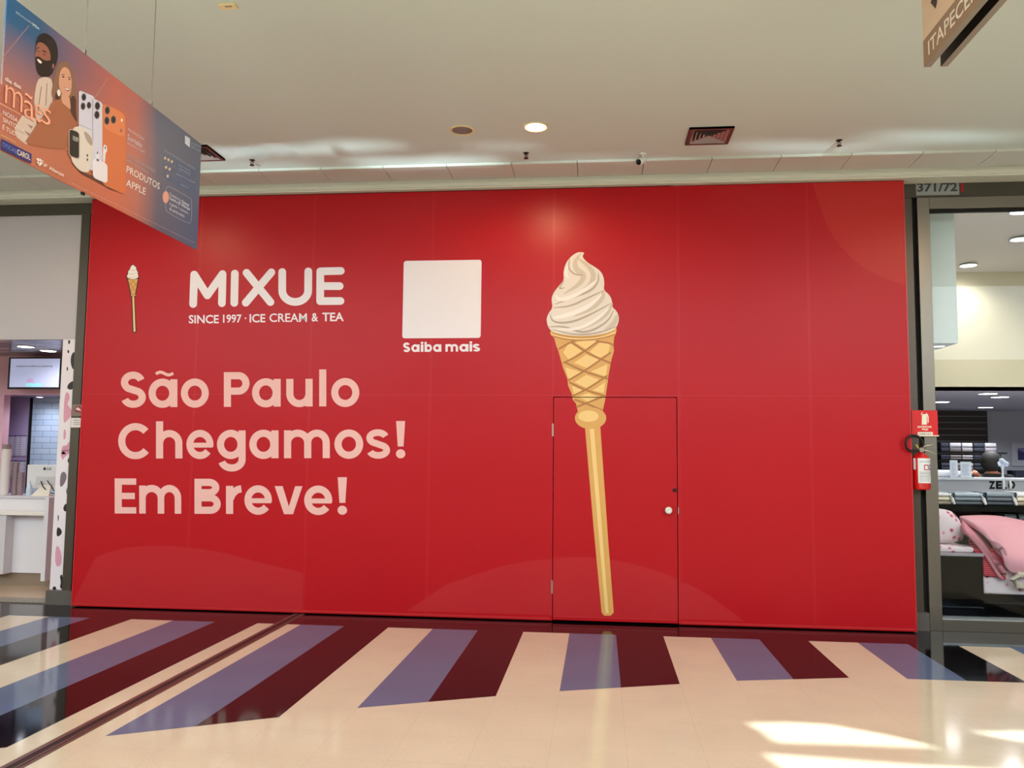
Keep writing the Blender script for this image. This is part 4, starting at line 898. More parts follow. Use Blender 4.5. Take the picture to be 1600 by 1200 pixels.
# bulkhead with opening (pink) and the niche behind
nz_ = PY(60, 617, YB).z; nx0 = PY(5.5, 640, YB).x; nx1 = PY(99, 640, YB).x
struct(MB().box(-9, YB, nz_, -1.1, YB+0.12, czl).box(-9, YB, 0.02, nx0, YB+0.12, nz_).box(nx1, YB, 0.02, -1.1, YB+0.12, nz_).done('wall_left_shop', m_lp), 'pink back wall of the left shop')
sd = PY(50, 620, YB+0.12)
struct(MB().box(nx0-0.8, YB+0.605, 0.02, PY(51, 640, YB+0.6).x-0.03, YB+0.7, nz_).done('wall_niche', m_lil), 'lilac wall inside the niche')
struct(MB().box(nx0-0.3, YB+0.12, nz_, -1.1, YB+1.3, nz_+0.05).done('ceiling_niche', mat('niche_top', (150, 130, 160), 0.5)))
YT = YB+0.6
m_sub = mat('white_subway_tile', (196, 214, 236), 0.15)
nt = m_sub.node_tree; bs = nt.nodes['Principled BSDF']; bk = nt.nodes.new('ShaderNodeTexBrick'); tcn = nt.nodes['Texture Coordinate']; mpn = nt.nodes.new('ShaderNodeMapping'); mpn.inputs['Rotation'].default_value = (PI/2, 0, 0)
bk.inputs['Scale'].default_value = 1; bk.inputs['Brick Width'].default_value = 0.235; bk.inputs['Row Height'].default_value = 0.078; bk.inputs['Mortar Size'].default_value = 0.003
bk.inputs['Color1'].default_value = (*lin((206, 222, 240)), 1); bk.inputs['Color2'].default_value = (*lin((190, 210, 234)), 1); bk.inputs['Mortar'].default_value = (*lin((130, 140, 160)), 1)
nt.links.new(tcn.outputs['Object'], mpn.inputs[0]); nt.links.new(mpn.outputs[0], bk.inputs['Vector']); nt.links.new(bk.outputs[0], bs.inputs['Base Color'])
t0 = PY(51, 640, YT)
struct(MB().box(t0.x, YT, 0.02, -1.1, YT+0.1, nz_).done('wall_tiled', m_sub), 'pale blue brick tiled wall in the niche')
struct(MB().box(t0.x-0.03, YT-0.02, 0.02, t0.x, YT+0.4, nz_).done('trim_14', m_gap), 'dark edge of the tiled wall')
struct(MB().box(-1.02, Y0+0.55, 0.02, -0.95, 4.2, czl).done('wall_left_shop_right', m_lp))
# television
YV = YB-0.25
tv = thing('television', 'black framed wall television in the pink shop showing a pale blue screen', 'television', (PY(55, 580, YV).x, YV, PY(55, 608, YV).z))
MB().pbox(14, 558.5, 98, 608, YV, 0.06).done('frame', m_bk, tv, bevel=0.004)
a = PY(17, 560.5, YV-0.001); b = PY(91.5, 605, YV-0.001)
MB().face([(a.x, YV-0.001, b.z), (b.x, YV-0.001, b.z), (b.x, YV-0.001, a.z), (a.x, YV-0.001, a.z)]).done('screen', mat('screen_blue', (176, 182, 214), 0.2, emit=0.55), tv)
mb = MB(); fit_text(mb, 'INGRESSOS NA COMPRA DE 2 SANDUÍCHES', PY(25, 571, YV-0.003), PY(82, 571, YV-0.003), PY(25, 573.3, YV-0.003), 0.02); mb.done('screen_lettering', m_bk, tv)
# plain stand-in shapes for the animated picture
m_sc1 = mat('screen_cyan', (150, 214, 226), 0.2, emit=0.5); m_sc2 = mat('screen_mauve', (190, 160, 200), 0.2, emit=0.5)
sq = lambda x, y, k: PY(x/12, 540+y/12, YV-0.002-0.0005*k)
MB().poly([sq(x, y, 1) for x, y in smooth([(480, 775), (470, 740), (520, 700), (590, 690), (620, 720), (720, 690), (790, 720), (796, 775)], 2)]).done('screen_shape', m_sc1, tv)
MB().poly([sq(x, y, 2) for x, y in smooth([(500, 690), (500, 640), (550, 610), (620, 620), (630, 670), (590, 700)], 2)]).done('screen_shape', m_sc2, tv)
MB().box(tv.location.x-0.06, YV+0.06, PY(55, 590, YV).z, tv.location.x+0.06, YB, PY(55, 575, YV).z).done('wall_bracket', m_bk, tv)
# shop downlights
m_cold = mat('cool_glow', (255, 255, 255), emit=12)
def shoplight(p, r, label, power, col=(1, .97, .95), nm='spotlight', grp='round shop ceiling lights', ring=m_white, lit=m_cold):
    p = Vector(p); t = thing(nm, label, 'ceiling light', p, grp)
    MB().lathe([(r, 0), (r*1.15, 0), (r*1.15, -0.008), (r*1.02, -0.010), (r*1.01, 0)], p, n=28).done('trim_ring', ring, t, smooth=True)
    MB().lathe([(0, -0.002), (r, -0.002), (r, -0.008), (0, -0.010)], p, n=28).done('lens', lit, t, smooth=True)
    if power:
        l = lamp('SPOT', (0, 0, -0.02), power, col, size=r, spot=2.7, blend=0.9); l.parent = t
    return t
for px, py, s_ in ((40.5, 541, 'round white spotlight left of centre above the television in the pink shop'), (75.5, 547.5, 'round white spotlight right of centre above the television in the pink shop')):
    p = PZ(px, py, czl); shoplight(p, 0.085, s_, 30)
p = Vector((-4.4, 1.3, czl)); shoplight(p, 0.085, 'round white spotlight in the pink shop outside the picture', 30)
p = PZ(62, 619, nz_+0.0); shoplight(Vector((PY(62, 619, YB+0.3).x, YB+0.3, nz_-0.002)), 0.04, 'small white spotlight at the top of the lilac niche', 16, (0.75, 0.82, 1.0))
# menu boards
for i, (xa, xb, s_) in enumerate(((28, 68, 'white price list panel at the left on the lilac niche wall'), (74, 122, 'white price list panel at the right on the lilac niche wall'))):
    YM = YB+0.895
    a = PY(xa*0.1833*.99, 500+980/K, YM); b = PY(xb*0.1833*.99 if False else xb*0.1833, 500+1160/K, YM)
    pass
def menu(px0, px1, py0, py1, s_):
    YM = YB+0.595; a = PY(px0, py0, YM); b = PY(px1, py1, YM)
    t = thing('price_list', s_, 'price list', ((a.x+b.x)/2, YM, b.z), 'price lists in the niche')
    MB().box(a.x, YM, b.z, b.x, YM+0.01, a.z).done('panel', mat('menu_lilac', (206, 196, 226), 0.5), t)
    mb = MB(); n = 9
    for i in range(n):
        z = a.z-(a.z-b.z)*(i+.6)/n
        for q0, q1 in ((0.08, 0.40), (0.5, 0.9)): mb.box(a.x+(b.x-a.x)*q0, YM-0.001, z-0.010, a.x+(b.x-a.x)*q1, YM, z+0.010)
    mb.done('text_lines', mat('menu_text', (236, 236, 246), 0.5), t)
    MB().box(a.x, YM-0.001, a.z-0.015, b.x, YM, a.z).done('heading', mat('menu_head', (110, 80, 140), 0.5), t)
menu(5.5, 22, 680, 712, 'price list with white lines at the upper left on the lilac niche wall')
menu(24, 40.5, 680, 712, 'price list with white lines at the upper right on the lilac niche wall')
menu(12, 39, 719, 745, 'lower price list on the lilac niche wall behind the cup stacks')
# counter
YC = 1.02
ct = thing('counter', 'white kiosk counter with a lower ledge at the left edge', 'counter', (-3, YC, 0.02))
cx1 = PY(84, 790, YC).x; zt = PY(50, 777, YC).z; zl0 = PY(50, 800, YC-0.16).z
MB().box(-5.5, YC, 0.16, cx1, YC+0.55, zt).done('body', m_lw, ct)
MB().box(-5.5, YC-0.02, zt-0.015, cx1+0.01, YC+0.56, zt+0.012).done('countertop', mat('counter_edge', (206, 200, 206), 0.25), ct, bevel=0.003)
MB().box(-5.5, YC-0.16, zl0-0.04, cx1+0.0, YC, zl0).done('ledge', mat('ledge_cream', (232, 222, 212), 0.3), ct, bevel=0.004)
MB().box(-5.5, YC+0.03, 0.02, cx1-0.02, YC+0.5, 0.16).done('kick_board', mat('kick_brown', (140, 120, 100), 0.45), ct)
MB().box(cx1, YC-0.16, 0.10, cx1+0.05, YC+0.5, zt+0.01).done('end_panel', m_lw, ct)
lx = PY(11, 850, YC-0.1).x
MB().box(-5.5, YC-0.14, 0.16, lx, YC, zl0-0.04).done('side_cabinet', mat('side_white', (206, 198, 200), 0.4), ct)
# monitor seen from behind
YM_ = YC+0.16; a = PY(43, 726, YM_); b = PY(91, 764, YM_)
mo = thing('monitor', 'white computer monitor seen from behind on the kiosk counter', 'monitor', ((a.x+b.x)/2, YM_, zt))
MB().box(a.x, YM_, b.z, b.x, YM_+0.035, a.z).done('casing', mat('monitor_white', (226, 222, 222), 0.4), mo, bevel=0.006)
MB().box(a.x+0.12, YM_-0.012, b.z+0.05, b.x-0.02, YM_, b.z+0.14).done('rear_bulge', mat('monitor_grey', (206, 200, 200), 0.4), mo, bevel=0.005)
c_ = PY(69.8, 732.5, YM_-0.001)
MB().poly([c_+Vector((0.018*math.cos(k*PI/12), -0.001, 0.018*math.sin(k*PI/12))) for k in range(24)]).done('round_logo', mat('logo_grey', (60, 56, 60), 0.5), mo)
mb = MB(); fit_text(mb, 'LG', PY(73.5, 730.5, YM_-0.002), PY(80, 730.5, YM_-0.002), PY(73.5, 734.5, YM_-0.002), 0.03); mb.done('logo_lettering', mat('logo_grey', (60, 56, 60)), mo)
sp = PY(69, 775, YM_-0.04)
MB().poly([(sp.x-0.11, YM_-0.12, zt+0.013), (sp.x+0.11, YM_-0.12, zt+0.013), (sp.x+0.06, YM_-0.01, zt+0.14), (sp.x-0.04, YM_-0.01, zt+0.14)], Vector((0, 0.02, 0))).box(sp.x-0.11, YM_-0.12, zt+0.0125, sp.x+0.11, YM_+0.1, zt+0.02).done('stand', mat('monitor_cream', (232, 222, 206), 0.4), mo)
MB().tube([PY(64, 752, YM_-0.02), PY(67, 760, YM_-0.05), PY(74, 768, YM_-0.06), PY(82, 771, YM_-0.04), PY(88, 771, YM_-0.01)], 0.006).tube([PY(74, 751, YM_-0.02), PY(80, 760, YM_-0.05), PY(85, 768, YM_-0.03)], 0.005).done('cable', m_hose, mo, smooth=True)
# small bottle
p = PY(45, 777, YC+0.06); bt = tag(MB().lathe([(0, 0), (0.032, 0), (0.034, 0.01), (0.032, 0.09), (0.012, 0.15), (0.010, 0.17), (0, 0.17)], (p.x, YC+0.06, zt+0.012), n=20).done('dispenser_bottle', mat('bottle_clear', (200, 214, 226), 0.1), smooth=True), 'small clear dispenser bottle beside the monitor on the counter', 'bottle')
# cup stacks: each cup its own object
m_cup = mat('paper_cup', (230, 218, 212), 0.5); m_cupd = mat('cup_print', (150, 126, 130), 0.5, noise=0.8, nscale=60)
def cup(p, r, h, m, label, grp):
    o = MB().lathe([(0, 0), (r*.8, 0), (r*.985, h-0.008), (r*1.05, h-0.008), (r*1.05, h), (r-0.0015, h), (r*.8-0.0015, 0.003), (0, 0.003)], p, n=20).done('paper_cup', m, smooth=True)
    return tag(o, label, 'paper cup', grp)
p = PY(6, 777, YC+0.12); zb_ = zt+0.013; n_ = 15
top_z = PY(6, 703, YC+0.12).z; st = (top_z-zb_-0.09)/(n_-1)
first = None
ORD = ['lowest', 'second from the bottom', 'third from the bottom', 'fourth from the bottom', 'fifth from the bottom', 'sixth from the bottom', 'seventh from the bottom', 'middle one', 'seventh below the top', 'sixth below the top', 'fifth below the top', 'fourth below the top', 'third below the top', 'second below the top', 'uppermost']
for i in range(n_):
    if first is None: first = cup((p.x, YC+0.12, zb_), 0.052, 0.10, m_cup, 'white paper cup, lowest in the tall cup stack on the kiosk counter', 'white cups nested in the tall stack')
    else:
        o = first.copy(); COL.objects.link(o); o.location.z = i*st; o.name = 'paper_cup'; o['label'] = 'white paper cup, %s in the tall cup stack on the kiosk counter' % ORD[i]
o = cup((p.x, YC+0.12, top_z-0.02), 0.05, 0.085, m_cupd, 'speckled printed cup upturned on top of the tall white cup stack', 'x'); del o['group']
o.matrix_world = Matrix.Translation((0, 0, 0))
for px, n_, y_top, s_ in ((22, 7, 722, 'patterned cup in the taller patterned stack on the counter'), (31, 5, 738, 'patterned cup in the shorter patterned stack beside the monitor')):
    p = PY(px, 777, YC+0.2); tz_ = PY(px, y_top, YC+0.2).z; st = (tz_-zb_-0.10)/(n_-1); first = None
    for i in range(n_):
        if first is None: first = cup((p.x, YC+0.2, zb_), 0.036, 0.10, m_cupd, s_+', lowest', s_.replace('patterned cup', 'patterned cups'))
        else: o = first.copy(); COL.objects.link(o); o.location.z = i*st; o.name = 'paper_cup'; o['label'] = s_+', '+(ORD[i] if i < n_-1 else 'uppermost')

# ================================================================== RIGHT SHOP (bedding)
m_bei = mat('beige_wall', (214, 204, 176), 0.5); m_rw = mat('shop_white', (226, 234, 232), 0.5); m_lil2 = mat('back_wall_lilac', (206, 204, 214), 0.5)
YR = 2.5; zr0 = PY(1540, 611, YR).z; zr1 = PY(1540, 425, YR).z
struct(MB().box(6.6, YR, zr0, 17, YR+0.1, zr1+0.1).done('wall_right_shop', m_bei), 'beige bulkhead wall inside the right shop')
zf = 3.95
struct(MB().poly([(6.6, Y0+0.1, zf), (17, Y0+0.1, zf), (17, YR, zr1), (6.6, YR, zr1)], Vector((0, 0, 0.05))).done('ceiling_right_shop', mat('shop_ceiling', (236, 230, 224), 0.6)))
struct(MB().box(6.6, YR, zr0-0.001, 17, 8.3, zr0+0.05).done('ceiling_right_shop_rear', mat('rear_ceiling', (196, 190, 202), 0.6)))
struct(MB().box(6.6, 7.0, 0, 17, 7.1, zr0).done('wall_right_shop_rear', m_lil2))
struct(MB().box(6.6, Y0+0.09, 0, 17, 7.0, 0.02).done('floor_right_shop', mat('shop_floor', (150, 150, 156), 0.2)))
struct(MB().box(6.5, Y0+0.11, 0, 6.6, 7.0, 4.0).done('wall_right_shop_left', m_rw))
# white boxed soffit by the window
sa = PY(1455, 520, 0.35); sb = PY(1497, 520, 0.42); szb = PY(1497, 536, 0.42).z
struct(MB().box(7.25, 0.42, szb, sb.x, 0.95, 3.93).done('trim_15', m_rw), 'white boxed soffit at the left end of the right shop window')
def rl(px, py, z, r, s_, pw): p = PZ(px, py, z); return shoplight(p, r, s_, pw, (1, .95, .9), 'spotlight')
def rceil(px, py, r, s_, pw):
    for Y in [0.3+0.02*k for k in range(110)]:
        z = zf+(zr1-zf)*(Y-Y0-0.1)/(YR-Y0-0.1); q = PY(px, py, Y)
        if q.z > z: continue
        return shoplight(Vector((q.x, Y, z)), r, s_, pw, (1, .96, .9), 'spotlight')
    q = PY(px, py, YR-0.1); z = zr1+0.02; return shoplight(Vector((q.x, YR-0.15, z)), r, s_, pw, (1, .96, .9), 'spotlight')
def ceil_at(px, py):
    lo, hi = Y0+0.1, YR
    o_ = CAM; d = ray(px, py)
    # plane z = zf + k (y - Y0 - .1)
    k = (zr1-zf)/(YR-Y0-0.1); t = (zf + k*(o_.y-Y0-0.1) - o_.z)/(d.z-k*d.y); return o_+d*t
for px, py, s_ in ((1594, 329, 'white spotlight nearest the top of the right shop window'), (1593, 372, 'white spotlight at the right edge in the white shop ceiling'), (1513, 413, 'white spotlight in the white shop ceiling nearest the beige wall')):
    p = ceil_at(px, py); shoplight(Vector(p)-Vector((0, 0, 0.008)), 0.085, s_, 70, (1, .97, .92))
shoplight(Vector((10.4, 1.3, 3.86)), 0.085, 'white spotlight of the right shop outside the picture', 110)
for px, py, s_ in ((1544, 614.5, 'white spotlight in the low rear ceiling just under the beige wall'), (1540, 636, 'white spotlight in the low rear ceiling above the picture'), (1471, 627.5, 'white spotlight in the low rear ceiling above the slatted wall')):
    p = PZ(px, py, zr0-0.004); p.y = min(p.y, 6.6); shoplight(p, 0.10, s_, 90, (0.95, .95, 1.0))
shoplight(Vector((9.4, 3.4, zr0-0.004)), 0.10, 'white spotlight over the sales counter hidden by the bulkhead', 110, (0.95, .95, 1.0))
p = PY(1467, 538, 0.6); shoplight(Vector((p.x, 0.6, szb-0.001)), 0.05, 'small white spotlight under the boxed soffit', 3)
# slat wall
YW = 6.95
sw = thing('slat_wall', 'dark brown slatted display wall at the back of the right shop', 'display wall', (PY(1500, 660, YW).x, YW, 0.02))
a = PY(1452, 640, YW); b = PY(1545, 720, YW)
MB().box(a.x-0.8, YW, 0.02, b.x, YW+0.05, zr0-0.003).done('board', mat('slat_brown', (44, 32, 34), 0.4), sw)
mb = MB(); z = zr0-0.10
while z > 0.3: mb.box(a.x-0.8, YW-0.006, z, b.x-0.02, YW, z+0.014); z -= 0.092*1.15
mb.done('metal_rails', mat('slat_metal', (128, 120, 122), 0.35, 0.5), sw)
# picture on the wall
YPc = 6.96; a = PY(1580.5, 691.5, YPc); b = PY(1625, 728.5, YPc)
pc = thing('framed_picture', 'white framed blue landscape picture on the lilac back wall', 'picture', ((a.x+b.x)/2, YPc, b.z))
MB().box(a.x, YPc, b.z, b.x, YPc+0.04, a.z).done('frame', mat('frame_white', (226, 222, 232), 0.4), pc, bevel=0.006)
c1, c2 = PY(1590, 700, YPc-0.002), PY(1618, 719.5, YPc-0.002)
MB().box(c1.x, YPc-0.002, c2.z, c2.x, YPc, c1.z).done('landscape_print', mat('landscape_blue', (130, 128, 190), 0.4), pc)
MB().poly([(c1.x, YPc-0.003, c2.z+0.01), (c1.x, YPc-0.003, c1.z-0.03), (c1.x+0.06, YPc-0.003, c1.z-0.06), (c1.x+0.2, YPc-0.003, (c1.z+c2.z)/2), (c2.x, YPc-0.003, (c1.z+c2.z)/2), (c2.x, YPc-0.003, c2.z+0.01)]).done('dark_hills', mat('landscape_dark', (40, 36, 110), 0.4), pc)
# shelving with folded towels
YS = 6.2
sh = thing('towel_shelf', 'black shelf unit filled with folded towels at the back of the right shop', 'shelf', (PY(1505, 700, YS).x, YS, 0.02))
za = [PY(1500, y, YS).z for y in (706.5, 718.5, 735, 752)]
xa, xb = PY(1468, 700, YS).x-0.5, PY(1559, 700, YS).x+0.05
for i, z in enumerate(za): MB().box(xa, YS-0.02, z-0.025, xb+(0.08 if i == 0 else 0), YS+0.4, z).done('shelf_board', m_bk, sh)
MB().box(xa, YS+0.38, 0.02, xb, YS+0.42, za[0]-0.03).box(xa, YS, 0.02, xa+0.03, YS+0.4, za[0]-0.03).box(xb-0.03, YS, 0.02, xb, YS+0.4, za[0]-0.03).done('back_panel', m_bk, sh)
def towel_mesh(w_, d_, h_):
    mb = MB(); n = 10
    prof = []
    for i in range(n+1):
        a_ = -PI/2+PI*i/n; prof.append((-math.cos(a_)*0.025, h_/2+math.sin(a_)*h_/2))
    pts = [(0.03, 0)] + prof[0:] + [(0.03, h_)]
    A = [Vector((-w_/2, y_, z_)) for y_, z_ in pts] ; B = [Vector((w_/2, y_, z_)) for y_, z_ in pts]
    mb.box(-w_/2, 0.0, 0.0, w_/2, d_, h_)
    mb.poly([Vector((-w_/2, y_, z_)) for y_, z_ in pts], Vector((w_, 0, 0)))
    return mb
def towel(x, y, z, w_, d_, h_, m, label, grp, cat='folded towel', nm='folded_towel'):
    o = towel_mesh(w_, d_, h_).done(nm, m, bevel=min(0.012, h_*.25), normals=True); o.location = (x, y, z+0.002); return tag(o, label, cat, grp)
TW = [((60, 60, 74), 1470, 1483), ((120, 112, 112), 1484, 1502), ((150, 142, 146), 1503, 1520), ((52, 54, 66), 1521, 1538), ((170, 160, 170), 1539, 1557)]
colname = ['charcoal blue', 'taupe grey', 'pale grey', 'dark slate', 'pinkish white']
rowname = ['top', 'middle', 'lowest']
for r_i, z in enumerate(za[:3]):
    for c_i, (rgb, p0, p1) in enumerate(TW):
        if c_i == 4 and r_i > 0: continue
        x0_, x1_ = PY(p0, 700, YS-0.02).x, PY(p1, 700, YS-0.02).x; hh = (0.15 if r_i == 0 else (za[r_i-1]-z-0.05))/2
        for k in range(2):
            v = 1+0.25*(k) ; c_ = tuple(min(235, int(q*v)) for q in rgb)
            if r_i == 0 and k == 1 and c_i in (1, 2, 4): c_ = (206, 200, 210)
            towel(((x0_+x1_)/2), YS-0.0, z+k*hh, (x1_-x0_)*.95, 0.3, hh*.96, mat('towel_%02x%02x%02x' % c_, c_, 0.9, bump=0.3, bscale=120),
                  '%s folded towel on the %s towel shelf board, %s of its pair' % (colname[c_i], rowname[r_i], ('lower', 'upper')[k]), 'folded towels on the back shelf')
# sales counter with lettering
YK = 1.95
zk0, zk1 = PY(1520, 764, YK).z, PY(1520, 750, YK).z
kx0 = PY(1440, 750, YK).x
sc_ = thing('sales_counter', 'light grey sales counter with black letters inside the right shop', 'counter', (9.5, YK, 0.02))
MB().box(kx0, YK, 0.02, 13, YK+0.5, zk1).done('body', mat('counter_lilac_grey', (186, 182, 190), 0.4), sc_)
MB().box(kx0, YK-0.02, zk1, 13, YK+0.55, zk1+0.02).done('countertop', mat('counter_top_pale', (214, 214, 222), 0.3), sc_)
mb = MB(); Z7 = lambda x, y: PY(1460+x/10, 680+y/10, YK-0.004)
for t, x0_, x1_ in (('Z', 850, 950), ('E', 962, 1050), ('L', 1068, 1130), ('O', 1150, 1262)): fit_text(mb, t, Z7(x0_, 716), Z7(x1_, 716), Z7(x0_, 840), 0.05)
mb.done('brand_lettering', m_bk, sc_)
# white tags hanging in front of the lettering
for px, s_ in ((1568.5, 'narrow white tag hanging in front of the black counter letters'), (1579, 'white ribbon hanging in front of the last counter letter')):
    a = PY(px-2, 751, YK-0.03); b = PY(px+2, 764, YK-0.03)
    tag(MB().box(a.x, YK-0.035, b.z, b.x, YK-0.021, a.z).done('price_tag', m_white, bevel=0.003), s_, 'tag')
# price cards standing on the counter
for (x0_, x1_, y0_, y1_, s_) in ((1484, 1497, 719, 748, 'white price card standing at the left on the sales counter'), (1500.5, 1518.5, 721.5, 748, 'larger white price card in a clear stand on the sales counter')):
    Yc = YK+0.12; a = PY(x0_, y0_, Yc); b = PY(x1_, y1_, Yc)
    t = thing('price_card', s_, 'card', ((a.x+b.x)/2, Yc, zk1+0.02))
    MB().box(a.x, Yc, zk1+0.02, b.x, Yc+0.006, a.z).done('card', mat('card_pale', (214, 218, 232), 0.4), t)
    mb = MB()
    for i in range(8): z = zk1+0.05+(a.z-zk1-0.07)*i/8; mb.box(a.x+0.015, Yc-0.001, z, b.x-0.02-(i % 3)*0.01, Yc, z+0.006)
    mb.done('text_lines', mat('card_text', (150, 156, 180), 0.5), t)
    MB().box(a.x-0.01, Yc-0.03, zk1+0.02, b.x+0.01, Yc+0.04, zk1+0.026).done('stand', mat('card_stand', (190, 190, 200), 0.2), t)
# folded white cloth on counter
pw = PY(1483, 745, YK+0.2)
mb = MB().ellipsoid((pw.x, YK+0.38, zk1+0.055), (0.26, 0.15, 0.05), p=0.8)
for v in mb.b.verts: v.co.z = max(v.co.z, zk1+0.021)
tag(mb.done('white_cloth', mat('cloth_white', (226, 226, 236), 0.8), smooth=True), 'heap of white cloth lying on the sales counter at its left end', 'cloth')
# vase with pale flowers
vp = PY(1567, 748, YK+0.25)
vs = thing('flower_vase', 'clear stem vase with pale blue white flowers on the sales counter', 'vase', (vp.x, YK+0.25, zk1+0.02))
MB().lathe([(0, 0), (0.03, 0), (0.012, 0.02), (0.010, 0.09), (0.022, 0.13), (0.02, 0.13), (0, 0.09)], (vp.x, YK+0.25, zk1+0.02), n=18).done('stem_vase', mat('vase_clear', (200, 206, 216), 0.1), vs, smooth=True)
mb = MB()
for i in range(9):
    a_ = i*2.4; mb.ellipsoid((vp.x+0.04*math.cos(a_)*(i % 3)/1.6, YK+0.25+0.03*math.sin(a_), zk1+0.17+0.018*(i % 4)), (0.024, 0.024, 0.02), 10, 6)
mb.done('flowers', mat('flower_pale', (206, 212, 230), 0.7), vs, smooth=True)
# dark basket of small boxes by the wall
tb = PY(1595, 744, 6.4); tag(MB().box(tb.x-0.12, 6.3, tb.z-0.05, tb.x+0.5, 6.6, tb.z+0.09).box(tb.x-0.12, 6.3, 0.02, tb.x-0.09, 6.33, tb.z-0.05).box(tb.x+0.47, 6.3, 0.02, tb.x+0.5, 6.33, tb.z-0.05).done('storage_box', mat('box_navy', (52, 54, 76), 0.6, noise=0.7, nscale=30), bevel=0.01), 'navy box on stand below the framed picture', 'box')

# person behind the counter -------------------------------------------------
YQ = YK+0.86
hc = PY(1547.5, 723, YQ); neck = PY(1549, 737, YQ)
sk = [  # joints: name, position, radius x/y
    ('pelvis', (neck.x+0.02, YQ, 0.92), .15), ('waist', (neck.x+0.02, YQ, 1.02), .13), ('chest', (neck.x+0.01, YQ-0.02, neck.z-0.20), .155), ('upper', (neck.x, YQ-0.02, neck.z-0.08), .11),
    ('neck', (neck.x, YQ-0.01, neck.z), .055), ('skull_base', (hc.x, YQ-0.01, hc.z-0.05), .075), ('head', (hc.x, YQ-0.01, hc.z+0.01), .088), ('crown', (hc.x, YQ-0.01, hc.z+0.06), .065),
    ('lsh', (neck.x-0.17, YQ-0.03, neck.z-0.10), .062), ('lel', (neck.x-0.20, YQ-0.14, neck.z-0.16), .046), ('lwr', (PY(1526, 738, YQ-0.2).x, YQ-0.22, PY(1526, 738, YQ-0.2).z), .034),
    ('rsh', (neck.x+0.17, YQ-0.03, neck.z-0.10), .062), ('rel', (neck.x+0.23, YQ+0.02, neck.z-0.38), .046), ('rwr', (neck.x+0.21, YQ-0.05, neck.z-0.62), .032),
    ('lhip', (neck.x-0.08, YQ, 0.86), .10), ('lkn', (neck.x-0.09, YQ-0.02, 0.50), .062), ('lan', (neck.x-0.09, YQ, 0.10), .045), ('ltoe', (neck.x-0.09, YQ+0.14, 0.055), .035),
    ('rhip', (neck.x+0.12, YQ, 0.86), .10), ('rkn', (neck.x+0.13, YQ-0.02, 0.50), .062), ('ran', (neck.x+0.13, YQ, 0.10), .045), ('rtoe', (neck.x+0.13, YQ+0.14, 0.055), .035)]
ed = [(0, 1), (1, 2), (2, 3), (3, 4), (4, 5), (5, 6), (6, 7), (3, 8), (8, 9), (9, 10), (3, 11), (11, 12), (12, 13), (0, 14), (14, 15), (15, 16), (16, 17), (0, 18), (18, 19), (19, 20), (20, 21)]
def skin(name, joints, edges, m, sub=2, grow=0.0):
    me = bpy.data.meshes.new(name); me.from_pydata([j[1] for j in joints], edges, []); o = bpy.data.objects.new(name, me); COL.objects.link(o)
    o.modifiers.new('skin', 'SKIN'); 
    for i, j in enumerate(joints):
        r = j[2]+grow; me.skin_vertices[0].data[i].radius = (r, r*(0.8 if j[0] in ('chest', 'waist', 'pelvis', 'upper') else 1.0))
    me.skin_vertices[0].data[0].use_root = True
    s_ = o.modifiers.new('sub', 'SUBSURF'); s_.levels = s_.render_levels = sub
    bpy.context.view_layer.update()
    m2 = bpy.data.meshes.new_from_object(o.evaluated_get(bpy.context.evaluated_depsgraph_get())); bpy.data.objects.remove(o)
    o = bpy.data.objects.new(name, m2); COL.objects.link(o); m2.materials.clear(); m2.materials.append(m)
    for p_ in m2.polygons: p_.use_smooth = True
    return o
# hands: palm plus five fingers each
J = list(sk); E_ = list(ed)
def hand(widx, d, side):
    global J, E_
    w0 = Vector(J[widx][1]); d = Vector(d).normalized(); u = Vector((0, 0, 1)); s_ = d.cross(u).normalized()*side
    J.append(('palm', tuple(w0+d*0.055), .028)); pi_ = len(J)-1; E_.append((widx, pi_))
    for k in range(4):
        b = w0+d*0.085+s_*(k-1.5)*0.019; J.append(('f', tuple(b), .009)); i1 = len(J)-1; E_.append((pi_, i1))
        L = (0.05, 0.058, 0.054, 0.042)[k]; J.append(('f', tuple(b+d*L*.55+Vector((0, 0, -0.006))), .0085)); J.append(('f', tuple(b+d*L+Vector((0, 0, -0.02))), .0075)); E_ += [(i1, i1+1), (i1+1, i1+2)]
    b = w0+d*0.035-s_*0.03; J.append(('t', tuple(b), .011)); J.append(('t', tuple(b+d*0.035-s_*0.018), .009)); i1 = len(J)-2; E_ += [(widx, i1), (i1, i1+1)]
hand(10, (-0.95, -0.2, -0.12), 1); hand(13, (-0.05, -0.15, -0.98), 1)
m_skin = mat('skin_tan', (196, 128, 98), 0.5)
per = thing('person', 'person in a black top with short dark hair standing behind the sales counter', 'person', (neck.x, YQ, 0.02))
body = skin('body', J, E_, m_skin); setpar(body, per)
# nose and ears belong to the head: small forms on the face, which looks down to the left
face = MB()
fx, fy, fz = hc.x, YQ-0.01, hc.z
shirt = skin('black_top', [j for j in sk[:4]]+[sk[8], ('s', (neck.x-0.19, YQ-0.11, neck.z-0.15), .058), sk[11], ('s', (neck.x+0.22, YQ, neck.z-0.30), .058), ('n', (neck.x, YQ-0.015, neck.z-0.03), .05)], [(0, 1), (1, 2), (2, 3), (3, 4), (4, 5), (3, 6), (6, 7), (3, 8)], mat('top_black', (16, 17, 22), 0.8), grow=0.032); setpar(shirt, per)
trs = skin('trousers', [sk[0], sk[14], sk[15], sk[16], sk[18], sk[19], sk[20]], [(0, 1), (1, 2), (2, 3), (0, 4), (4, 5), (5, 6)], mat('trousers_dark', (30, 30, 38), 0.8), grow=0.014); setpar(trs, per)
mb = MB().ellipsoid((fx-0.002, fy-0.012, fz+0.014), (0.118, 0.12, 0.128), 28, 18)
for v in mb.b.verts:
    if v.co.y > fy+0.05 and v.co.z < fz+0.05: v.co.y -= 0.06
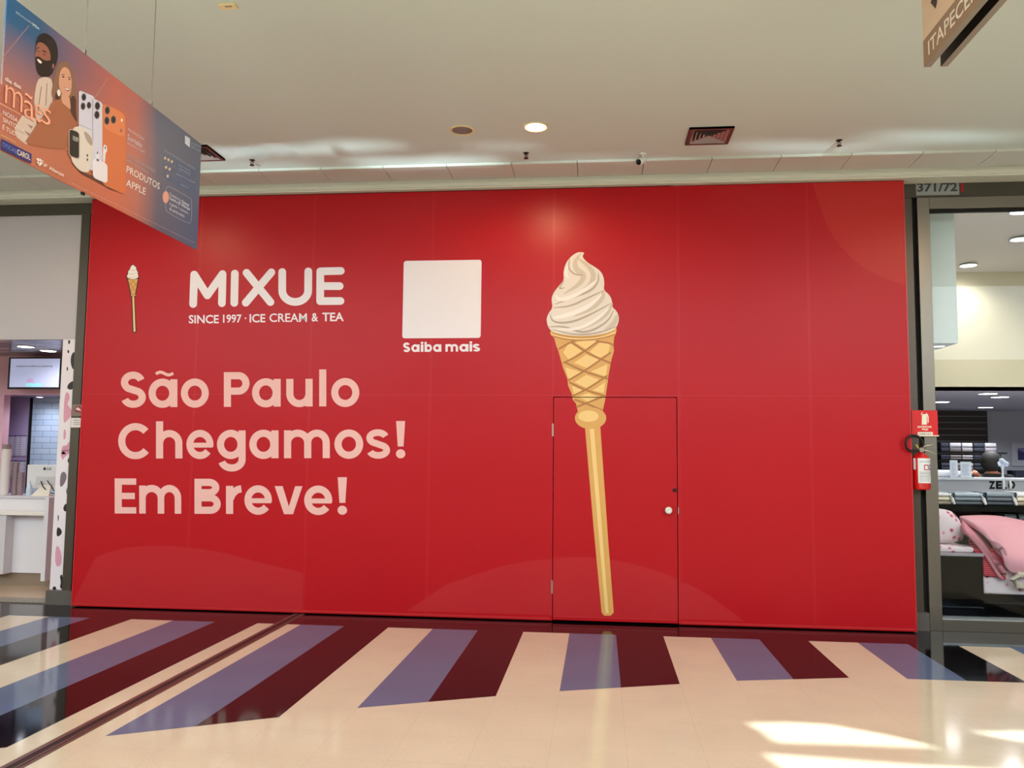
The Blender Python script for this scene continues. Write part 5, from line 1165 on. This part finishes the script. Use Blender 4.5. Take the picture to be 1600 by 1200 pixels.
mb.done('hair', mat('hair_dark', (34, 31, 30), 0.7, bump=0.4, bscale=90), per, smooth=True)
mb = MB().ellipsoid((fx+0.108, fy+0.03, fz-0.012), (0.012, 0.02, 0.03), 12, 8)
mb.done('ear', m_skin, per, smooth=True)
mb = MB().ellipsoid((fx, fy+0.098, fz-0.012), (0.012, 0.02, 0.022), 12, 8); mb.done('nose', m_skin, per, smooth=True)
for dx in (-0.03, 0.03): MB().ellipsoid((fx+dx, fy+0.086, fz+0.008), (0.011, 0.006, 0.006), 12, 8).done('eye', mat('eye_dark', (40, 30, 28), 0.2), per, smooth=True)
MB().ellipsoid((fx, fy+0.088, fz-0.05), (0.022, 0.006, 0.006), 12, 8).done('mouth', mat('lip', (150, 76, 70), 0.5), per, smooth=True)

# low display table with bagged bedding, in front of the counter ---------------
YD = 1.33; zd = PY(1530, 790, YD).z
dt = thing('display_table', 'black display table under the bagged bedding sets', 'table', (9.2, YD, 0.02))
dx0 = PY(1455, 790, YD).x
MB().box(dx0, YD, zd-0.06, 12.5, YD+0.5, zd).done('tabletop', m_bk, dt)
MB().box(dx0+0.1, YD+0.3, 0.02, 12.4, YD+0.46, zd-0.06).done('base', m_bk, dt)
m_film = mat('clear_wrap', (236, 240, 242), 0.08)
PK = [(1455, 1488, (170, 158, 138), 'beige bagged bedding set at the left end of the black display table'), (1491, 1537, (92, 100, 106), 'grey green bagged bedding set in the middle of the black display table'), (1541, 1585, (74, 80, 86), 'dark slate bagged bedding set right of the middle on the display table'), (1588, 1630, (180, 160, 140), 'tan bagged bedding set at the right edge on the display table')]
for p0, p1, rgb, s_ in PK:
    xa_, xb_ = PY(p0, 780, YD+0.04).x, PY(p1, 780, YD+0.04).x; zt_ = PY(p0, 769.5, YD+0.04).z
    t = thing('bedding_bag', s_, 'bagged bedding', ((xa_+xb_)/2, YD+0.2, zd), 'bagged bedding sets on the display table')
    n_ = 3; hh = (zt_-zd)/n_
    for k in range(n_):
        c_ = tuple(min(240, int(q*(1+0.45*k))) for q in rgb)
        mb = towel_mesh(xb_-xa_-0.02, 0.34, hh*.94)
        for v in mb.b.verts: v.co += Vector(((xa_+xb_)/2, YD+0.06, zd+k*hh+0.001))
        mb.done('folded_sheet', mat('sheet_%02x%02x%02x' % c_, c_, 0.22, bump=0.6, bscale=14), t, bevel=0.01)
    mb = MB(); mb.tube([(xb_-0.03, YD+0.05, zt_), (xb_-0.01, YD+0.02, (zt_+zd)/2), (xb_+0.01, YD+0.015, zd+0.01)], [0.012, 0.02, 0.012]); mb.done('plastic_fold', m_film, t, smooth=True)
# small dark packs beside the bed, right
zsh = PY(1568, 803, 1.38).z-0.16
MB().box(dx0+0.1, YD+0.02, zsh-0.02, 12.4, YD+0.3, zsh-0.001).done('lower_shelf', m_bk, dt)
for p0, p1, s_ in ((1568, 1588, 'small dark wrapped pack left of the pair behind the pink quilt'), (1590, 1612, 'small dark wrapped pack right of the pair behind the pink quilt')):
    Yq = 1.38; xa_, xb_ = PY(p0, 806, Yq).x, PY(p1, 806, Yq).x; z1_ = PY(p0, 803, Yq).z; z0_ = zsh
    mb = towel_mesh(xb_-xa_-0.01, 0.2, z1_-z0_)
    for v in mb.b.verts: v.co += Vector(((xa_+xb_)/2, Yq, z0_))
    tag(mb.done('wrapped_pack', mat('pack_dark', (60, 64, 68), 0.2, bump=0.6, bscale=20), bevel=0.01), s_, 'wrapped pack', 'dark wrapped packs behind the quilt')

# bed display ------------------------------------------------------------------
YA = 0.42
bz = PY(1500, 864, YA).z
bx0 = 7.28; bxs = PY(1535, 866, YA).x
bd = thing('display_bed', 'display bed with glossy black base at the right shop window', 'bed', (8.2, YA, 0.02))
m_blk = mat('black_glass', (8, 8, 10), 0.06)
MB().box(bx0, YA, 0.02, bxs, YA+0.4, bz-0.03).done('black_side_panel', m_blk, bd)
MB().box(bx0, YA-0.01, bz-0.03, bxs+0.01, YA+0.88, bz).done('bed_top', mat('bed_grey', (176, 160, 166), 0.4), bd, bevel=0.004)
MB().box(bxs, YA+0.10, bz-0.28, 11, YA+0.88, bz).done('mattress', mat('mattress_white', (226, 216, 216), 0.8), bd, bevel=0.04)
MB().box(bxs+0.05, YA+0.14, 0.02, 11, YA+0.85, bz-0.28).done('bed_base', m_blk, bd)
m_flo = mat('floral_cotton', (232, 208, 214), 0.8)
nt = m_flo.node_tree; bs = nt.nodes['Principled BSDF']; tcn = nt.nodes['Texture Coordinate']; vo = nt.nodes.new('ShaderNodeTexVoronoi'); vo.inputs['Scale'].default_value = 13
rp = nt.nodes.new('ShaderNodeValToRGB'); e = rp.color_ramp.elements; e[0].position = 0.12; e[0].color = (*lin((176, 50, 76)), 1); e[1].position = 0.34; e[1].color = (*lin((238, 218, 220)), 1); e.new(0.22).color = (*lin((222, 130, 150)), 1)
nt.links.new(tcn.outputs['Object'], vo.inputs[0]); nt.links.new(vo.outputs['Distance'], rp.inputs[0]); nt.links.new(rp.outputs[0], bs.inputs['Base Color'])
# pillow
def pillow(c, rx, rz, th, tilt, m, label):
    mb = MB(); n = 16
    r = bmesh.ops.create_grid(mb.b, x_segments=n, y_segments=n, size=1)
    top_ = [v for v in mb.b.verts]
    for v in top_:
        u_, w_ = v.co.x, v.co.y; e_ = (1-abs(u_)**2.6)*(1-abs(w_)**2.6); pin = 1-0.08*(abs(u_*w_))
        k_ = 1-0.20*abs(w_)**3; v.co = Vector((u_*rx*k_*(1-0.16*(w_+1)/2)-rx*0.10*(w_+1)/2, th*e_**0.6+0.004, w_*rz*(1-0.16*abs(u_)**3)))
    g2 = bmesh.ops.duplicate(mb.b, geom=mb.b.verts[:]+mb.b.edges[:]+mb.b.faces[:])
    for v in g2['geom']:
        if isinstance(v, bmesh.types.BMVert): v.co.y = -v.co.y
    bmesh.ops.remove_doubles(mb.b, verts=mb.b.verts[:], dist=0.009)
    rot = Matrix.Rotation(tilt, 3, 'X')
    for v in mb.b.verts: v.co = rot @ v.co + Vector(c)
    return tag(mb.done('pillow', m, smooth=True), label, 'pillow')
pz0, pz1 = PY(1490, 852, YA+0.2).z, PY(1485, 796, YA+0.3).z
pxa, pxb = PY(1452, 830, YA+0.25).x, PY(1515, 850, YA+0.25).x
pillow(((pxa+pxb)/2-0.10, YA+0.30, (pz0+pz1)/2+0.01), (pxb-pxa)/2+0.09, (pz1-pz0)/2, 0.10, -0.25, m_flo, 'white pillow with red flowers standing on the display bed')
mb = MB().box(bx0+0.02, YA+0.02, bz, PY(1524, 860, YA).x, YA+0.55, bz+0.055)
tag(mb.done('folded_sheet', m_flo, bevel=0.022), 'flat floral folded sheet under the pillow on the display bed', 'sheet')
# draped layers: a cross-section swept along the bed from front edge over the top
def drape(name, front, Yf, m, label, cat, thick, parent=None, wav=0.012):
    """front: pairs (left outline px, right outline px) down the hanging side"""
    pass
def px_surface(rows, th):
    """rows of 3D points (grid) -> solid cloth with thickness"""
    mb = MB(); R = [[mb.b.verts.new(p) for p in r] for r in rows]
    for A, B in zip(R, R[1:]):
        for i in range(len(A)-1): mb.b.faces.new((A[i], A[i+1], B[i+1], B[i]))
    return mb
def grid_from(rows_px, sub=4):
    """rows_px: [(Y, [(px,py),...])] control rows, linear interpolation with smoothing"""
    rows = []
    for Y, pts in rows_px: rows.append([PY(x, y, Y) for x, y in pts])
    return rows
def cloth(name, rows_px, m, label, cat, th=0.03, bump_=None):
    mb = px_surface(grid_from(rows_px), th); o = mb.done(name, m, smooth=False)
    for p_ in o.data.polygons: p_.use_smooth = True
    s1 = o.modifiers.new('sub', 'SUBSURF'); s1.subdivision_type = 'SIMPLE' if name in ('bed_skirt', 'striped_sheet') else 'CATMULL_CLARK'; s1.levels = s1.render_levels = 3
    s2 = o.modifiers.new('solid', 'SOLIDIFY'); s2.thickness = th; s2.offset = -1
    return tag(o, label, cat)
m_qp = mat('quilt_pink', (226, 160, 170), 0.75, bump=0.25, bscale=9); m_qd = mat('quilt_dusty_pink', (206, 130, 140), 0.75, bump=0.2, bscale=12)
m_str = mat('striped_red_sheet', (200, 40, 60), 0.8)
nt = m_str.node_tree; bs = nt.nodes['Principled BSDF']; wv = nt.nodes.new('ShaderNodeTexWave'); wv.bands_direction = 'Z'; wv.inputs['Scale'].default_value = 18; wv.inputs['Distortion'].default_value = 0.6
tcn = nt.nodes['Texture Coordinate']; rp = nt.nodes.new('ShaderNodeValToRGB'); rp.color_ramp.elements[0].color = (*lin((176, 24, 44)), 1); rp.color_ramp.elements[1].color = (*lin((236, 110, 124)), 1); rp.color_ramp.elements[1].position = 0.85; rp.color_ramp.elements[0].position = 0.45
nt.links.new(tcn.outputs['Object'], wv.inputs[0]); nt.links.new(wv.outputs['Color'], rp.inputs[0]); nt.links.new(rp.outputs[0], bs.inputs['Base Color'])
Ya = YA
vl_ = cloth('bed_skirt', [(Ya+0.09, [(1534, 862), (1560, 866), (1600, 870), (1680, 874)]), (Ya+0.075, [(1535, 900), (1562, 902), (1600, 905), (1680, 908)]), (Ya+0.075, [(1537, 927), (1562, 928), (1600, 929), (1680, 930)])], m_flo, 'floral hem of the bed skirt hanging below the red striped sheet', 'bed skirt', 0.01)
setpar(vl_, bd); del vl_['label'], vl_['category']
cloth('striped_sheet', [(Ya+0.55, [(1514, 838), (1530, 842), (1550, 846), (1566, 850)]), (Ya+0.2, [(1513, 846), (1535, 848), (1560, 850), (1568, 852)]), (Ya+0.035, [(1518, 858), (1540, 858), (1555, 858), (1566, 858)]), (Ya+0.03, [(1536, 872), (1550, 872), (1560, 872), (1567, 872)]), (Ya+0.035, [(1537, 900), (1551, 901), (1564, 904), (1572, 906)])], m_str, 'red and pink striped sheet draped over the display bed', 'sheet', 0.015)
# thick turned back edge and top quilt
cloth('quilt_fold', [(Ya+0.6, [(1505, 809), (1530, 815), (1548, 826), (1562, 846)]), (Ya+0.35, [(1503, 812), (1526, 820), (1544, 832), (1557, 850)]), (Ya+0.0, [(1506, 824), (1524, 832), (1538, 846), (1550, 866)]), (Ya-0.02, [(1512, 836), (1528, 842), (1540, 856), (1551, 876)]), (Ya+0.0, [(1536, 862), (1546, 868), (1556, 884), (1560, 893)]), (Ya+0.0, [(1560, 902), (1564, 905), (1568, 907), (1572, 909)])], m_qd, 'rolled back dusty pink edge of a quilt lying under the top quilt on the bed', 'quilt', 0.05)
cloth('quilt', [(Ya+0.86, [(1500, 806), (1535, 804), (1570, 806), (1610, 816), (1690, 830)]), (Ya+0.6, [(1498, 806.5), (1533, 810), (1566, 814), (1605, 824), (1690, 836)]), (Ya+0.3, [(1506, 810), (1540, 818), (1562, 838), (1600, 848), (1690, 858)]), (Ya-0.03, [(1530, 820), (1551, 834), (1566, 860), (1602, 872), (1690, 880)]), (Ya-0.05, [(1560, 846), (1563, 858), (1572, 882), (1604, 890), (1690, 896)]), (Ya-0.03, [(1566, 872), (1570, 884), (1579, 897), (1606, 896), (1690, 900)])], m_qp, 'thick pale pink quilt draped over the display bed', 'quilt', 0.045)
# cream rolled blanket edge at right
mb = MB(); q0 = PY(1589, 905, Ya-0.02); mb.tube([PY(1612, 898, Ya-0.02), PY(1590, 898, Ya-0.03), PY(1583, 905, Ya-0.03), PY(1590, 915, Ya-0.02), PY(1612, 919, Ya-0.01)], [0.02, 0.03, 0.034, 0.03, 0.02])
tag(mb.done('knitted_blanket', mat('cream_knit', (222, 206, 184), 0.9, bump=0.8, bscale=90), smooth=True), 'cream knitted blanket roll hanging at the lower right of the pink quilt', 'blanket')
